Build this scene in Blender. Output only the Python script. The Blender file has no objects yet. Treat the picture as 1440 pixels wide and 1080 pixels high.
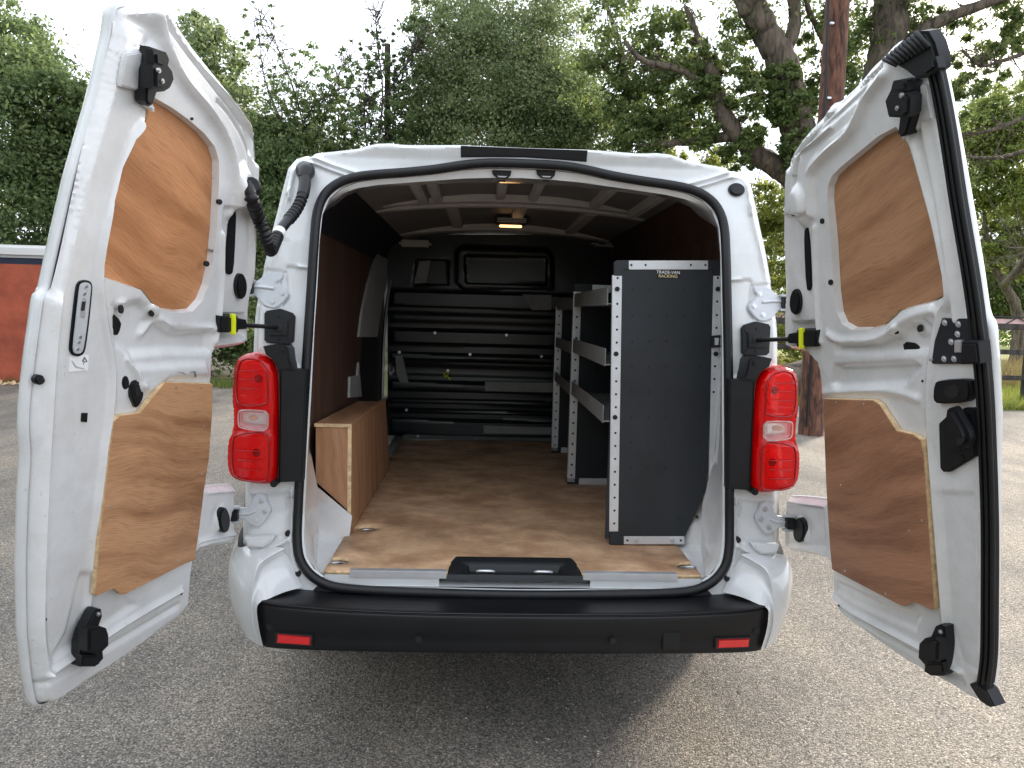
import bpy, bmesh, math, random
import numpy as np
from mathutils import Vector, Matrix
from mathutils.geometry import delaunay_2d_cdt, tessellate_polygon

random.seed(7)
RNG = np.random.default_rng(11)
scene = bpy.context.scene
COL = scene.collection

# ------------------------------------------------------------------ camera
CAM = np.array([-.1237, -2.3081, 1.3982])
FPX = 1054.93                                   # focal length in pixels of the 1440 wide photograph
_yaw, _pit, _rol = [math.radians(a) for a in (2.464, -5.434, 1.540)]
_cy, _sy, _cp, _sp = math.cos(_yaw), math.sin(_yaw), math.cos(_pit), math.sin(_pit)
FWD = np.array([_sy * _cp, _cy * _cp, _sp])
_r0 = np.array([_cy, -_sy, 0.0]); _u0 = np.cross(_r0, FWD)
RGT = _r0 * math.cos(_rol) + _u0 * math.sin(_rol)
UPV = _u0 * math.cos(_rol) - _r0 * math.sin(_rol)
cam = bpy.data.cameras.new('camera')
cam.sensor_width = 36.0; cam.lens = 36.0 * FPX / 1440.0
cam.clip_start = .05; cam.clip_end = 3000
camo = bpy.data.objects.new('camera', cam); COL.objects.link(camo)
M = Matrix.Identity(4)
for i in range(3):
    M[i][0], M[i][1], M[i][2], M[i][3] = RGT[i], UPV[i], -FWD[i], CAM[i]
camo.matrix_world = M
scene.camera = camo

# ------------------------------------------------------------------ sky and sun
SUN_EL, SUN_AZ = math.radians(27), math.radians(41)    # azimuth from +Y (ahead) towards +X (right)
world = bpy.data.worlds.new('World'); scene.world = world; world.use_nodes = True
wn, wl = world.node_tree.nodes, world.node_tree.links
wn.clear()
w_out = wn.new('ShaderNodeOutputWorld'); w_bg = wn.new('ShaderNodeBackground')
w_sky = wn.new('ShaderNodeTexSky'); w_sky.sky_type = 'NISHITA'; w_sky.sun_disc = False
w_sky.sun_elevation = SUN_EL; w_sky.sun_rotation = SUN_AZ
w_sky.dust_density = 2.0; w_sky.air_density = 1.0
w_bg.inputs['Strength'].default_value = .12
w_tc = wn.new('ShaderNodeTexCoord'); w_map = wn.new('ShaderNodeMapping'); w_map.inputs['Scale'].default_value = (1, 1, 2.2)
w_no = wn.new('ShaderNodeTexNoise'); w_no.inputs['Scale'].default_value = 2.1; w_no.inputs['Detail'].default_value = 7
w_no.inputs['Roughness'].default_value = .55
w_rmp = wn.new('ShaderNodeValToRGB'); w_rmp.color_ramp.elements[0].position = .30; w_rmp.color_ramp.elements[1].position = .47
w_mix = wn.new('ShaderNodeMix'); w_mix.data_type = 'RGBA'
w_mix.inputs['B'].default_value = (10.9, 11.6, 12.7, 1)          # bright thin cloud
wl.new(w_tc.outputs['Generated'], w_map.inputs['Vector']); wl.new(w_map.outputs['Vector'], w_no.inputs['Vector'])
wl.new(w_no.outputs['Fac'], w_rmp.inputs['Fac']); wl.new(w_rmp.outputs['Color'], w_mix.inputs['Factor'])
wl.new(w_sky.outputs['Color'], w_mix.inputs['A']); wl.new(w_mix.outputs['Result'], w_bg.inputs['Color'])
wl.new(w_bg.outputs['Background'], w_out.inputs['Surface'])
sun = bpy.data.lights.new('sun', 'SUN'); sun.energy = 5.0; sun.angle = math.radians(11.0); sun.color = (1, .88, .72)
suno = bpy.data.objects.new('sun', sun); COL.objects.link(suno)
_sd = Vector((math.sin(SUN_AZ) * math.cos(SUN_EL), math.cos(SUN_AZ) * math.cos(SUN_EL), math.sin(SUN_EL)))
suno.rotation_euler = _sd.to_track_quat('Z', 'Y').to_euler()
suno.location = (20, 10, 30)
vs = scene.view_settings
vs.view_transform = 'Standard'; vs.look = 'None'; vs.exposure = 0.74; vs.gamma = 1.0; vs.use_curve_mapping = False
scene.cycles.max_bounces = 8; scene.cycles.transparent_max_bounces = 12
scene.cycles.use_denoising = True

# ------------------------------------------------------------------ materials
def mat(name, col=(.5, .5, .5), rough=.5, metal=0.0, coat=0.0, spec=.5, bump=None, var=None):
    """plain principled material; bump=(scale, strength, distance); var=(scale, amount)"""
    m = bpy.data.materials.new(name); m.use_nodes = True
    n, l = m.node_tree.nodes, m.node_tree.links
    b = n['Principled BSDF']
    b.inputs['Base Color'].default_value = (*col, 1); b.inputs['Roughness'].default_value = rough
    b.inputs['Metallic'].default_value = metal; b.inputs['Coat Weight'].default_value = coat
    b.inputs['Coat Roughness'].default_value = .035
    b.inputs['Specular IOR Level'].default_value = spec
    tc = n.new('ShaderNodeTexCoord')
    if bump:
        t = n.new('ShaderNodeTexNoise'); t.inputs['Scale'].default_value = bump[0]; t.inputs['Detail'].default_value = 4
        l.new(tc.outputs['Object'], t.inputs['Vector'])
        bp = n.new('ShaderNodeBump'); bp.inputs['Strength'].default_value = bump[1]; bp.inputs['Distance'].default_value = bump[2]
        l.new(t.outputs['Fac'], bp.inputs['Height']); l.new(bp.outputs['Normal'], b.inputs['Normal'])
    if var:
        t = n.new('ShaderNodeTexNoise'); t.inputs['Scale'].default_value = var[0]; t.inputs['Detail'].default_value = 6
        t.inputs['Roughness'].default_value = .65
        l.new(tc.outputs['Object'], t.inputs['Vector'])
        r = n.new('ShaderNodeValToRGB')
        r.color_ramp.elements[0].position = .3; r.color_ramp.elements[1].position = .7
        a = var[1]
        r.color_ramp.elements[0].color = (*[max(0, c * (1 - a)) for c in col], 1)
        r.color_ramp.elements[1].color = (*[min(1, c * (1 + a)) for c in col], 1)
        l.new(t.outputs['Fac'], r.inputs['Fac']); l.new(r.outputs['Color'], b.inputs['Base Color'])
    return m

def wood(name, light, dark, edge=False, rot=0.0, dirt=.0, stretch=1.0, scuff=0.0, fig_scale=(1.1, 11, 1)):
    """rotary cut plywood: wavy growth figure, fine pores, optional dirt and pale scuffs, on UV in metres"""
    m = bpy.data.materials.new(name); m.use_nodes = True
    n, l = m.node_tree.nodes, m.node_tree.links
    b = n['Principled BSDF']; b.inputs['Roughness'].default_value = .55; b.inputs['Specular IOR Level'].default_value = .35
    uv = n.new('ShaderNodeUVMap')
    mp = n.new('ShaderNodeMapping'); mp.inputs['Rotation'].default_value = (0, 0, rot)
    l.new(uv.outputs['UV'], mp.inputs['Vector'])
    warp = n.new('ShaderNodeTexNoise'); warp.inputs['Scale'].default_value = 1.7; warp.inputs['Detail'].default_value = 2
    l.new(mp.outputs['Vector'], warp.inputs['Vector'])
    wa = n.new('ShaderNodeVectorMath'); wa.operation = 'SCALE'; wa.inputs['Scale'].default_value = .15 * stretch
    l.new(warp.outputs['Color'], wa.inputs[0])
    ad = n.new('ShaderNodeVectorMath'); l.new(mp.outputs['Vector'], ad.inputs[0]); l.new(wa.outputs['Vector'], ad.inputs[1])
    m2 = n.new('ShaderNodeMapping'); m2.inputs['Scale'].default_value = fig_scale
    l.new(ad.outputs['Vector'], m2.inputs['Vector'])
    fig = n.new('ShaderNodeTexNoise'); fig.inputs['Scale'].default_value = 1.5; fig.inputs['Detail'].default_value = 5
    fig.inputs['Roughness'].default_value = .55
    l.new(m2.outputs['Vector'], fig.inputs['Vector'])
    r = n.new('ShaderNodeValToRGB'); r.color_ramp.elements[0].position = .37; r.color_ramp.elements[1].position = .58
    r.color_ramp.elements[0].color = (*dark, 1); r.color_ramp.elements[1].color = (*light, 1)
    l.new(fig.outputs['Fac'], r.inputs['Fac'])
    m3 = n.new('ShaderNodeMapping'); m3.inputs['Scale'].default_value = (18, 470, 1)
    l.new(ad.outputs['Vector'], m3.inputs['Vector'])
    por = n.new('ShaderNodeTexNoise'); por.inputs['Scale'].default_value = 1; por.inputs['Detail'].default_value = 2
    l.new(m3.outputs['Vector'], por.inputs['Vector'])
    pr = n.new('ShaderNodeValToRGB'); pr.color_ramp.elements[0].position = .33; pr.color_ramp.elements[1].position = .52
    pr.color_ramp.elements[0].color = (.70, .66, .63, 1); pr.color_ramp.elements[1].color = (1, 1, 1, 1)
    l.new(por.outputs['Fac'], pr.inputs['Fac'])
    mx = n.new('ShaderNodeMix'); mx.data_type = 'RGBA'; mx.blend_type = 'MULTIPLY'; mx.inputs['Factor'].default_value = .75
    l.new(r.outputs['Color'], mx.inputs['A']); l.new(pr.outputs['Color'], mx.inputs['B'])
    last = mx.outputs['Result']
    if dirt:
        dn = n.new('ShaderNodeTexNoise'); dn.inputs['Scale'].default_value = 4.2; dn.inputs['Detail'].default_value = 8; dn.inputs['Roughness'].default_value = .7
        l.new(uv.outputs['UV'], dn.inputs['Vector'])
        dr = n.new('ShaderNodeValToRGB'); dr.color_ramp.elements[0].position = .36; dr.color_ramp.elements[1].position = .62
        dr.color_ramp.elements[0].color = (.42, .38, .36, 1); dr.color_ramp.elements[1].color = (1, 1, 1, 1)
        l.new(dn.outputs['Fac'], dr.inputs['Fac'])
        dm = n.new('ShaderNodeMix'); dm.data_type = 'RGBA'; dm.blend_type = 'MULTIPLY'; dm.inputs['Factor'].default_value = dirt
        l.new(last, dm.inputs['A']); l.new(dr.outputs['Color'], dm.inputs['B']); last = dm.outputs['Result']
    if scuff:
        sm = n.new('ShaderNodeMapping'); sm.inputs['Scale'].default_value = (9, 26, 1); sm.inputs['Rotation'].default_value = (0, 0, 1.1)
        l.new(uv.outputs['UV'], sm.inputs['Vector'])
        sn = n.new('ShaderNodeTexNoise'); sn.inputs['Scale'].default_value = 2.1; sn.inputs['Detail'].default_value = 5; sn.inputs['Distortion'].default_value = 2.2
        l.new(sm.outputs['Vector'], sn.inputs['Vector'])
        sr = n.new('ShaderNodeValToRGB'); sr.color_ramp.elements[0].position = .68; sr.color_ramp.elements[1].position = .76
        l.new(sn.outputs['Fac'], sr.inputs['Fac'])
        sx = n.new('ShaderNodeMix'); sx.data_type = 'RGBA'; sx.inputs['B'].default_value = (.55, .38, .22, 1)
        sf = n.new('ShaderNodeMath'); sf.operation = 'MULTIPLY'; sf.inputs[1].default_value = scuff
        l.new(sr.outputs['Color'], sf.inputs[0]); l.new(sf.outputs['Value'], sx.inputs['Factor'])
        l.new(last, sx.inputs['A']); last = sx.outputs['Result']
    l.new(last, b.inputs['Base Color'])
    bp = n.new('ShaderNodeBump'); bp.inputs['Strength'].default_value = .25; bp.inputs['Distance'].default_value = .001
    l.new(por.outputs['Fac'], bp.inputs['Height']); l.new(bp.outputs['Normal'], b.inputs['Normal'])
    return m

def white_paint(name, col=(.60, .618, .632), dirt=.5):
    m = mat(name, col, .28, coat=1.0)
    n, l = m.node_tree.nodes, m.node_tree.links
    b = n['Principled BSDF']
    tc = n.new('ShaderNodeTexCoord')
    t = n.new('ShaderNodeTexNoise'); t.inputs['Scale'].default_value = 5; t.inputs['Detail'].default_value = 9; t.inputs['Roughness'].default_value = .72
    l.new(tc.outputs['Object'], t.inputs['Vector'])
    r = n.new('ShaderNodeValToRGB'); r.color_ramp.elements[0].position = .25; r.color_ramp.elements[1].position = .6
    r.color_ramp.elements[0].color = (*[c * (1 - .28 * dirt) for c in (col[0], col[1] * .985, col[2] * .95)], 1)
    r.color_ramp.elements[1].color = (*col, 1)
    l.new(t.outputs['Fac'], r.inputs['Fac'])
    # fine scratches and specks
    s = n.new('ShaderNodeTexNoise'); s.inputs['Scale'].default_value = 70; s.inputs['Detail'].default_value = 3; s.inputs['Distortion'].default_value = 1.5
    l.new(tc.outputs['Object'], s.inputs['Vector'])
    s2 = n.new('ShaderNodeValToRGB'); s2.color_ramp.elements[0].position = .24; s2.color_ramp.elements[1].position = .34
    s2.color_ramp.elements[0].color = (.6, .59, .57, 1); s2.color_ramp.elements[1].color = (1, 1, 1, 1)
    l.new(s.outputs['Fac'], s2.inputs['Fac'])
    mx = n.new('ShaderNodeMix'); mx.data_type = 'RGBA'; mx.blend_type = 'MULTIPLY'; mx.inputs['Factor'].default_value = dirt * .6
    l.new(r.outputs['Color'], mx.inputs['A']); l.new(s2.outputs['Color'], mx.inputs['B'])
    l.new(mx.outputs['Result'], b.inputs['Base Color'])
    rr = n.new('ShaderNodeMapRange'); rr.inputs['To Min'].default_value = .24; rr.inputs['To Max'].default_value = .48
    l.new(t.outputs['Fac'], rr.inputs['Value']); l.new(rr.outputs['Result'], b.inputs['Roughness'])
    return m

def leaf_mat(name, c1, c2, trans=.35):
    m = bpy.data.materials.new(name); m.use_nodes = True
    n, l = m.node_tree.nodes, m.node_tree.links
    n.clear()
    o = n.new('ShaderNodeOutputMaterial'); ge = n.new('ShaderNodeNewGeometry')
    r = n.new('ShaderNodeValToRGB'); r.color_ramp.elements[0].color = (*c1, 1); r.color_ramp.elements[1].color = (*c2, 1)
    l.new(ge.outputs['Random Per Island'], r.inputs['Fac'])
    d = n.new('ShaderNodeBsdfPrincipled'); d.inputs['Roughness'].default_value = .5; d.inputs['Specular IOR Level'].default_value = .35
    t = n.new('ShaderNodeBsdfTranslucent')
    h = n.new('ShaderNodeHueSaturation'); h.inputs['Value'].default_value = 1.5; h.inputs['Hue'].default_value = .485
    l.new(r.outputs['Color'], d.inputs['Base Color']); l.new(r.outputs['Color'], h.inputs['Color']); l.new(h.outputs['Color'], t.inputs['Color'])
    x = n.new('ShaderNodeMixShader'); x.inputs['Fac'].default_value = trans
    l.new(d.outputs['BSDF'], x.inputs[1]); l.new(t.outputs['BSDF'], x.inputs[2]); l.new(x.outputs['Shader'], o.inputs['Surface'])
    return m

def lens_mat(name, tint, fac=.12):
    """thin moulded lens: tinted see-through sheet with glossy surface"""
    m = bpy.data.materials.new(name); m.use_nodes = True
    n, l = m.node_tree.nodes, m.node_tree.links
    n.clear()
    o = n.new('ShaderNodeOutputMaterial')
    t = n.new('ShaderNodeBsdfTransparent'); t.inputs['Color'].default_value = (*tint, 1)
    d = n.new('ShaderNodeBsdfPrincipled'); d.inputs['Base Color'].default_value = (*[c * .88 for c in tint], 1); d.inputs['Roughness'].default_value = .25
    x0 = n.new('ShaderNodeMixShader'); x0.inputs['Fac'].default_value = .24
    l.new(t.outputs['BSDF'], x0.inputs[1]); l.new(d.outputs['BSDF'], x0.inputs[2])
    g = n.new('ShaderNodeBsdfGlossy'); g.inputs['Roughness'].default_value = .04
    f = n.new('ShaderNodeFresnel'); f.inputs['IOR'].default_value = 1.38
    x = n.new('ShaderNodeMixShader')
    l.new(f.outputs['Fac'], x.inputs['Fac']); l.new(x0.outputs['Shader'], x.inputs[1]); l.new(g.outputs['BSDF'], x.inputs[2])
    l.new(x.outputs['Shader'], o.inputs['Surface'])
    return m

def asphalt_mat():
    m = bpy.data.materials.new('asphalt'); m.use_nodes = True
    n, l = m.node_tree.nodes, m.node_tree.links
    b = n['Principled BSDF']; b.inputs['Roughness'].default_value = .85; b.inputs['Specular IOR Level'].default_value = .3
    tc = n.new('ShaderNodeTexCoord')
    v = n.new('ShaderNodeTexVoronoi'); v.inputs['Scale'].default_value = 165; v.inputs['Randomness'].default_value = 1
    v2 = n.new('ShaderNodeTexVoronoi'); v2.inputs['Scale'].default_value = 230
    no = n.new('ShaderNodeTexNoise'); no.inputs['Scale'].default_value = .9; no.inputs['Detail'].default_value = 8; no.inputs['Roughness'].default_value = .65
    nf = n.new('ShaderNodeTexNoise'); nf.inputs['Scale'].default_value = 38; nf.inputs['Detail'].default_value = 6
    for q in (v, v2, no, nf): l.new(tc.outputs['Object'], q.inputs['Vector'])
    sep = n.new('ShaderNodeSeparateColor'); l.new(v.outputs['Color'], sep.inputs['Color'])
    r = n.new('ShaderNodeValToRGB'); e = r.color_ramp.elements
    e[0].position = 0; e[0].color = (.11, .104, .097, 1); e[1].position = 1; e[1].color = (.52, .48, .43, 1)
    for p, c in ((.35, (.198, .182, .162)), (.7, (.288, .260, .228)), (.93, (.35, .315, .275))):
        q = e.new(p); q.color = (*c, 1)
    l.new(sep.outputs['Red'], r.inputs['Fac'])
    # tarry joints between the stones
    jr = n.new('ShaderNodeValToRGB'); jr.color_ramp.elements[0].position = .35; jr.color_ramp.elements[1].position = .75
    jr.color_ramp.elements[0].color = (1, 1, 1, 1); jr.color_ramp.elements[1].color = (.52, .52, .52, 1)
    l.new(v.outputs['Distance'], jr.inputs['Fac'])
    mp = n.new('ShaderNodeMath'); mp.operation = 'MULTIPLY'; mp.inputs[1].default_value = 1.0
    mx = n.new('ShaderNodeMix'); mx.data_type = 'RGBA'; mx.blend_type = 'MULTIPLY'; mx.inputs['Factor'].default_value = 1
    l.new(r.outputs['Color'], mx.inputs['A']); l.new(jr.outputs['Color'], mx.inputs['B'])
    br = n.new('ShaderNodeValToRGB'); br.color_ramp.elements[0].position = .3; br.color_ramp.elements[1].position = .7
    br.color_ramp.elements[0].color = (.82, .82, .83, 1); br.color_ramp.elements[1].color = (1.28, 1.25, 1.2, 1)
    l.new(no.outputs['Fac'], br.inputs['Fac'])
    m2 = n.new('ShaderNodeMix'); m2.data_type = 'RGBA'; m2.blend_type = 'MULTIPLY'; m2.inputs['Factor'].default_value = 1
    l.new(mx.outputs['Result'], m2.inputs['A']); l.new(br.outputs['Color'], m2.inputs['B'])
    # damp and oily stains, and dusty worn lanes
    st = n.new('ShaderNodeTexNoise'); st.inputs['Scale'].default_value = 1.7; st.inputs['Detail'].default_value = 5; st.inputs['Distortion'].default_value = .6
    sm = n.new('ShaderNodeMapping'); sm.inputs['Scale'].default_value = (1.5, .45, 1); l.new(tc.outputs['Object'], sm.inputs['Vector']); l.new(sm.outputs['Vector'], st.inputs['Vector'])
    sr = n.new('ShaderNodeValToRGB'); q0 = sr.color_ramp.elements; q0[0].position = .30; q0[0].color = (.62, .62, .64, 1); q0[1].position = .52; q0[1].color = (1, 1, 1, 1)
    q2 = q0.new(.72); q2.color = (1.22, 1.18, 1.10, 1)
    l.new(st.outputs['Fac'], sr.inputs['Fac'])
    m3 = n.new('ShaderNodeMix'); m3.data_type = 'RGBA'; m3.blend_type = 'MULTIPLY'; m3.inputs['Factor'].default_value = .8
    l.new(m2.outputs['Result'], m3.inputs['A']); l.new(sr.outputs['Color'], m3.inputs['B'])
    l.new(m3.outputs['Result'], b.inputs['Base Color'])
    inv = n.new('ShaderNodeMath'); inv.operation = 'SUBTRACT'; inv.inputs[0].default_value = 1; l.new(v.outputs['Distance'], inv.inputs[1])
    i2 = n.new('ShaderNodeMath'); i2.operation = 'MULTIPLY_ADD'; i2.inputs[1].default_value = -.35; l.new(v2.outputs['Distance'], i2.inputs[0]); l.new(inv.outputs['Value'], i2.inputs[2])
    i3 = n.new('ShaderNodeMath'); i3.operation = 'MULTIPLY_ADD'; i3.inputs[1].default_value = .9; l.new(nf.outputs['Fac'], i3.inputs[0]); l.new(i2.outputs['Value'], i3.inputs[2])
    bp = n.new('ShaderNodeBump'); bp.inputs['Strength'].default_value = .8; bp.inputs['Distance'].default_value = .007
    l.new(i3.outputs['Value'], bp.inputs['Height']); l.new(bp.outputs['Normal'], b.inputs['Normal'])
    return m

def bark_mat(name, c1, c2, sc=9):
    m = mat(name, c1, .9)
    n, l = m.node_tree.nodes, m.node_tree.links
    b = n['Principled BSDF']; tc = n.new('ShaderNodeTexCoord')
    mp = n.new('ShaderNodeMapping'); mp.inputs['Scale'].default_value = (sc, sc, sc * .22); l.new(tc.outputs['Object'], mp.inputs['Vector'])
    t = n.new('ShaderNodeTexNoise'); t.inputs['Scale'].default_value = 1.6; t.inputs['Detail'].default_value = 9; t.inputs['Distortion'].default_value = .8
    l.new(mp.outputs['Vector'], t.inputs['Vector'])
    r = n.new('ShaderNodeValToRGB'); r.color_ramp.elements[0].position = .34; r.color_ramp.elements[1].position = .66
    r.color_ramp.elements[0].color = (*c1, 1); r.color_ramp.elements[1].color = (*c2, 1)
    l.new(t.outputs['Fac'], r.inputs['Fac']); l.new(r.outputs['Color'], b.inputs['Base Color'])
    bp = n.new('ShaderNodeBump'); bp.inputs['Strength'].default_value = .9; bp.inputs['Distance'].default_value = .03
    l.new(t.outputs['Fac'], bp.inputs['Height']); l.new(bp.outputs['Normal'], b.inputs['Normal'])
    return m

def emit_mat(name, col, s):
    m = mat(name, col, .4)
    b = m.node_tree.nodes['Principled BSDF']
    b.inputs['Emission Color'].default_value = (*col, 1); b.inputs['Emission Strength'].default_value = s
    return m

MT = dict(
    white=white_paint('white van paint'),
    inner=white_paint('white inner paint', (.68, .685, .69), .8),
    black=mat('black textured plastic', (.008, .009, .0105), .48, spec=.32, bump=(900, .25, .0006), var=(6, .3)),
    bumper=mat('black bumper plastic', (.005, .0055, .007), .42, spec=.38, bump=(700, .35, .0007), var=(5, .4)),
    rubber=mat('black rubber', (.007, .0075, .009), .45, spec=.35, var=(14, .35)),
    hole=mat('hole shade and plain black', (.006, .006, .007), .7),  # stands for the shade inside holes and recesses, also plain black parts
    steel=mat('zinc plated steel', (.55, .56, .58), .34, metal=.9, var=(30, .15)),
    dull=mat('dull painted steel', (.52, .54, .57), .45, metal=.25, var=(20, .1)),
    alu=mat('brushed aluminium', (.62, .63, .65), .42, metal=.7, bump=(300, .1, .0004), var=(9, .1)),
    racking=mat('charcoal powder coat', (.016, .019, .023), .40, spec=.35, bump=(600, .15, .0004), var=(5, .25)),
    tray=mat('grey powder coat', (.20, .20, .195), .5, var=(8, .15)),
    bulk=mat('black painted bulkhead', (.006, .009, .012), .30, bump=(4, .10, .02), var=(5, .4)),
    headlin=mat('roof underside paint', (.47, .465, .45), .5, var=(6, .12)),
    roofskin=mat('dark grey roof skin', (.19, .187, .18), .55, var=(6, .15)),  # darker grey than the ribs and beams
    cantply=mat('brown hardboard', (.10, .050, .034), .6, var=(7, .3)),
    lining=mat('near black matt', (.010, .011, .016), .7),
    ply_door_l=wood('orange plywood', (.50, .235, .105), (.35, .15, .060), rot=.35, scuff=.3),
    ply_door_l2=wood('wavy plywood', (.52, .285, .148), (.285, .135, .062), rot=.25, scuff=.7, stretch=1.6),
    ply_door_r=wood('shade-toned plywood', (.40, .215, .115), (.29, .145, .075), rot=2.75, scuff=.25),  # shade on the right door is mixed into this base colour
    ply_door_r2=wood('shade-toned reddish plywood', (.385, .195, .112), (.25, .118, .066), rot=2.75, scuff=.4),  # darker base than the left door, its shade put into the colour
    ply_floor=wood('worn floor plywood', (.69, .455, .28), (.49, .295, .17), rot=.1, dirt=.8, scuff=.7, stretch=1.6, fig_scale=(3.2, 5.5, 1)),
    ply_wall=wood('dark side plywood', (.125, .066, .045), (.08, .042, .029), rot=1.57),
    ply_box=wood('box plywood', (.44, .235, .125), (.32, .16, .08), rot=1.4, scuff=.3),
    ply_edge=mat('pale plywood edge', (.60, .43, .24), .6, var=(60, .35)),
    red_lens=lens_mat('red lens', (.95, .008, .010)),
    clear_lens=lens_mat('clear lens', (.9, .86, .84)),
    red_refl=mat('red reflector', (.62, .012, .016), .15, coat=1.0, bump=(250, .3, .001)),
    groove=mat('dark red moulding line', (.26, .004, .006), .2),
    mirror=mat('lamp reflector', (.92, .92, .92), .2, metal=.45, bump=(60, .4, .004)),
    lamp_house=mat('lamp housing', (.75, .20, .20), .35),
    amber=mat('amber bulb', (.75, .30, .12), .2),
    yellow=mat('yellow clip', (.78, .86, .03), .4),
    tag=mat('white sticker', (.78, .78, .78), .5),
    print_=mat('sticker print', (.16, .17, .2), .6),
    gold=mat('gold label', (.70, .58, .32), .35, metal=.3),
    lamp=emit_mat('lit interior lamp', (1.0, .60, .25), 1.5),
    tyre=mat('tyre', (.02, .02, .02), .8), rim=mat('wheel rim', (.35, .36, .37), .4, metal=.8),
    asphalt=asphalt_mat(),
    soil=mat('soil', (.06, .05, .035), .95, bump=(6, .8, .05), var=(1.2, .5)),
    grass_base=mat('grass field', (.20, .23, .055), .9, bump=(9, .8, .05), var=(.9, .45)),
    pole=bark_mat('creosoted pole', (.035, .016, .011), (.17, .075, .045), 16),
    bark=bark_mat('bark', (.035, .028, .021), (.15, .12, .088), 7),
    bark_dark=bark_mat('dark bark', (.02, .017, .013), (.075, .062, .046), 7),
    rail=bark_mat('weathered rail', (.022, .019, .017), (.065, .056, .048), 6),
    red_wall=mat('red painted hoarding', (.43, .098, .052), .7, bump=(3, .2, .01), var=(2.2, .35)),
    iron=mat('black iron', (.015, .015, .016), .5),
    dark_navy=mat('navy trim', (.03, .04, .07), .5),
    far_white=mat('white panel', (.8, .8, .8), .5),
    pink=mat('pale pink backdrop', (.62, .42, .42), .8, var=(3, .2)),
)

# ------------------------------------------------------------------ geometry helpers
def ray(u, v):
    return FWD + RGT * ((u - 720) / FPX) - UPV * ((v - 540) / FPX)
def at_axis(ax, val, u, v):
    d = ray(u, v); return CAM + d * ((val - CAM[ax]) / d[ax])
def at_y(u, v, y): return at_axis(1, y, u, v)
def at_z(u, v, z): return at_axis(2, z, u, v)
def at_x(u, v, x): return at_axis(0, x, u, v)

class Plane:
    """flat reference surface with local axes p (a), q (b) and height h along n (towards the viewer's side)"""
    def __init__(s, o, up, n):
        s.o = np.array(o, float); n = np.array(n, float); n /= np.linalg.norm(n); s.n = n
        b = np.array(up, float); b = b - n * (b @ n); s.b = b / np.linalg.norm(b); s.a = np.cross(s.b, n)
    def loc(s, u, v, h=0.0):
        d = ray(u, v); t = ((s.o + s.n * h - CAM) @ s.n) / (d @ s.n); x = CAM + d * t - s.o
        return (x @ s.a, x @ s.b)
    def xyz(s, p, q, h=0.0):
        p = np.asarray(p, float); q = np.asarray(q, float); h = np.asarray(h, float) + 0 * p
        return s.o + p[..., None] * s.a + q[..., None] * s.b + h[..., None] * s.n
    def locs(s, pts, h=0.0): return [s.loc(u, v, h) for u, v in pts]

def yface(x, z):
    return np.interp(z, [.38, .60, .76, 1.1, 1.33, 1.6, 1.78, 1.845, 1.875, 1.96], [-.06, -.03, 0, .02, .035, .075, .12, .135, .135, .105])
class RearFace:
    """the raked rear of the van: local axes are world x and z"""
    def loc(s, u, v, h=0.0):
        y = .05
        for _ in range(12):
            P = at_y(u, v, y); y = float(yface(P[0], P[2])) - h
        P = at_y(u, v, y); return (P[0], P[2])
    def xyz(s, p, q, h=0.0):
        p = np.asarray(p, float); q = np.asarray(q, float); h = np.asarray(h, float) + 0 * p
        return np.stack([p, yface(p, q) - h, q], -1)
    def locs(s, pts, h=0.0): return [s.loc(u, v, h) for u, v in pts]
REAR = RearFace()
def mirror(pl): return [(-p, q) for p, q in pl][::-1]

ORG = {}                                     # world position of every object, all parts keep world aligned axes
def link(name, me, parent=None, m=None, loc=(0, 0, 0), label=None):
    """verts of me are in world coordinates; loc becomes the origin of the object"""
    o = bpy.data.objects.new(name, me); COL.objects.link(o)
    loc = np.array(loc, float)
    if parent is not None and tuple(loc) == (0, 0, 0): loc = ORG[parent.name]
    if me is not None and np.any(loc):
        me.transform(Matrix.Translation(Vector(-loc)))
    ORG[o.name] = loc
    if parent is not None:
        o.parent = parent; o.location = Vector(loc - ORG[parent.name])
    else: o.location = Vector(loc)
    if m is not None and me is not None and not len(me.materials): me.materials.append(MT[m] if isinstance(m, str) else m)
    if label: o['label'] = label
    return o
def thing(name, label, cat, loc=(0, 0, 0), group=None):
    o = link(name, None, None, None, loc); o.empty_display_size = .1
    o['label'] = label; o['category'] = cat
    if group: o['group'] = group
    return o
def tag(o, label, cat, group=None):
    o['label'] = label; o['category'] = cat
    if group: o['group'] = group
    return o

def mesh_from(name, V, Fc, smooth=None, uv=None):
    me = bpy.data.meshes.new(name)
    me.from_pydata([tuple(map(float, v)) for v in V], [], [tuple(map(int, f)) for f in Fc])
    if uv is not None:
        lay = me.uv_layers.new(name='UVMap')
        li = np.empty(len(me.loops), int); me.loops.foreach_get('vertex_index', li)
        lay.data.foreach_set('uv', np.asarray(uv, float)[li].ravel())
    me.validate(); me.update()
    if smooth is not None:
        me.shade_smooth()
        if smooth < 170: me.set_sharp_from_angle(angle=math.radians(smooth))
    return me

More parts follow.
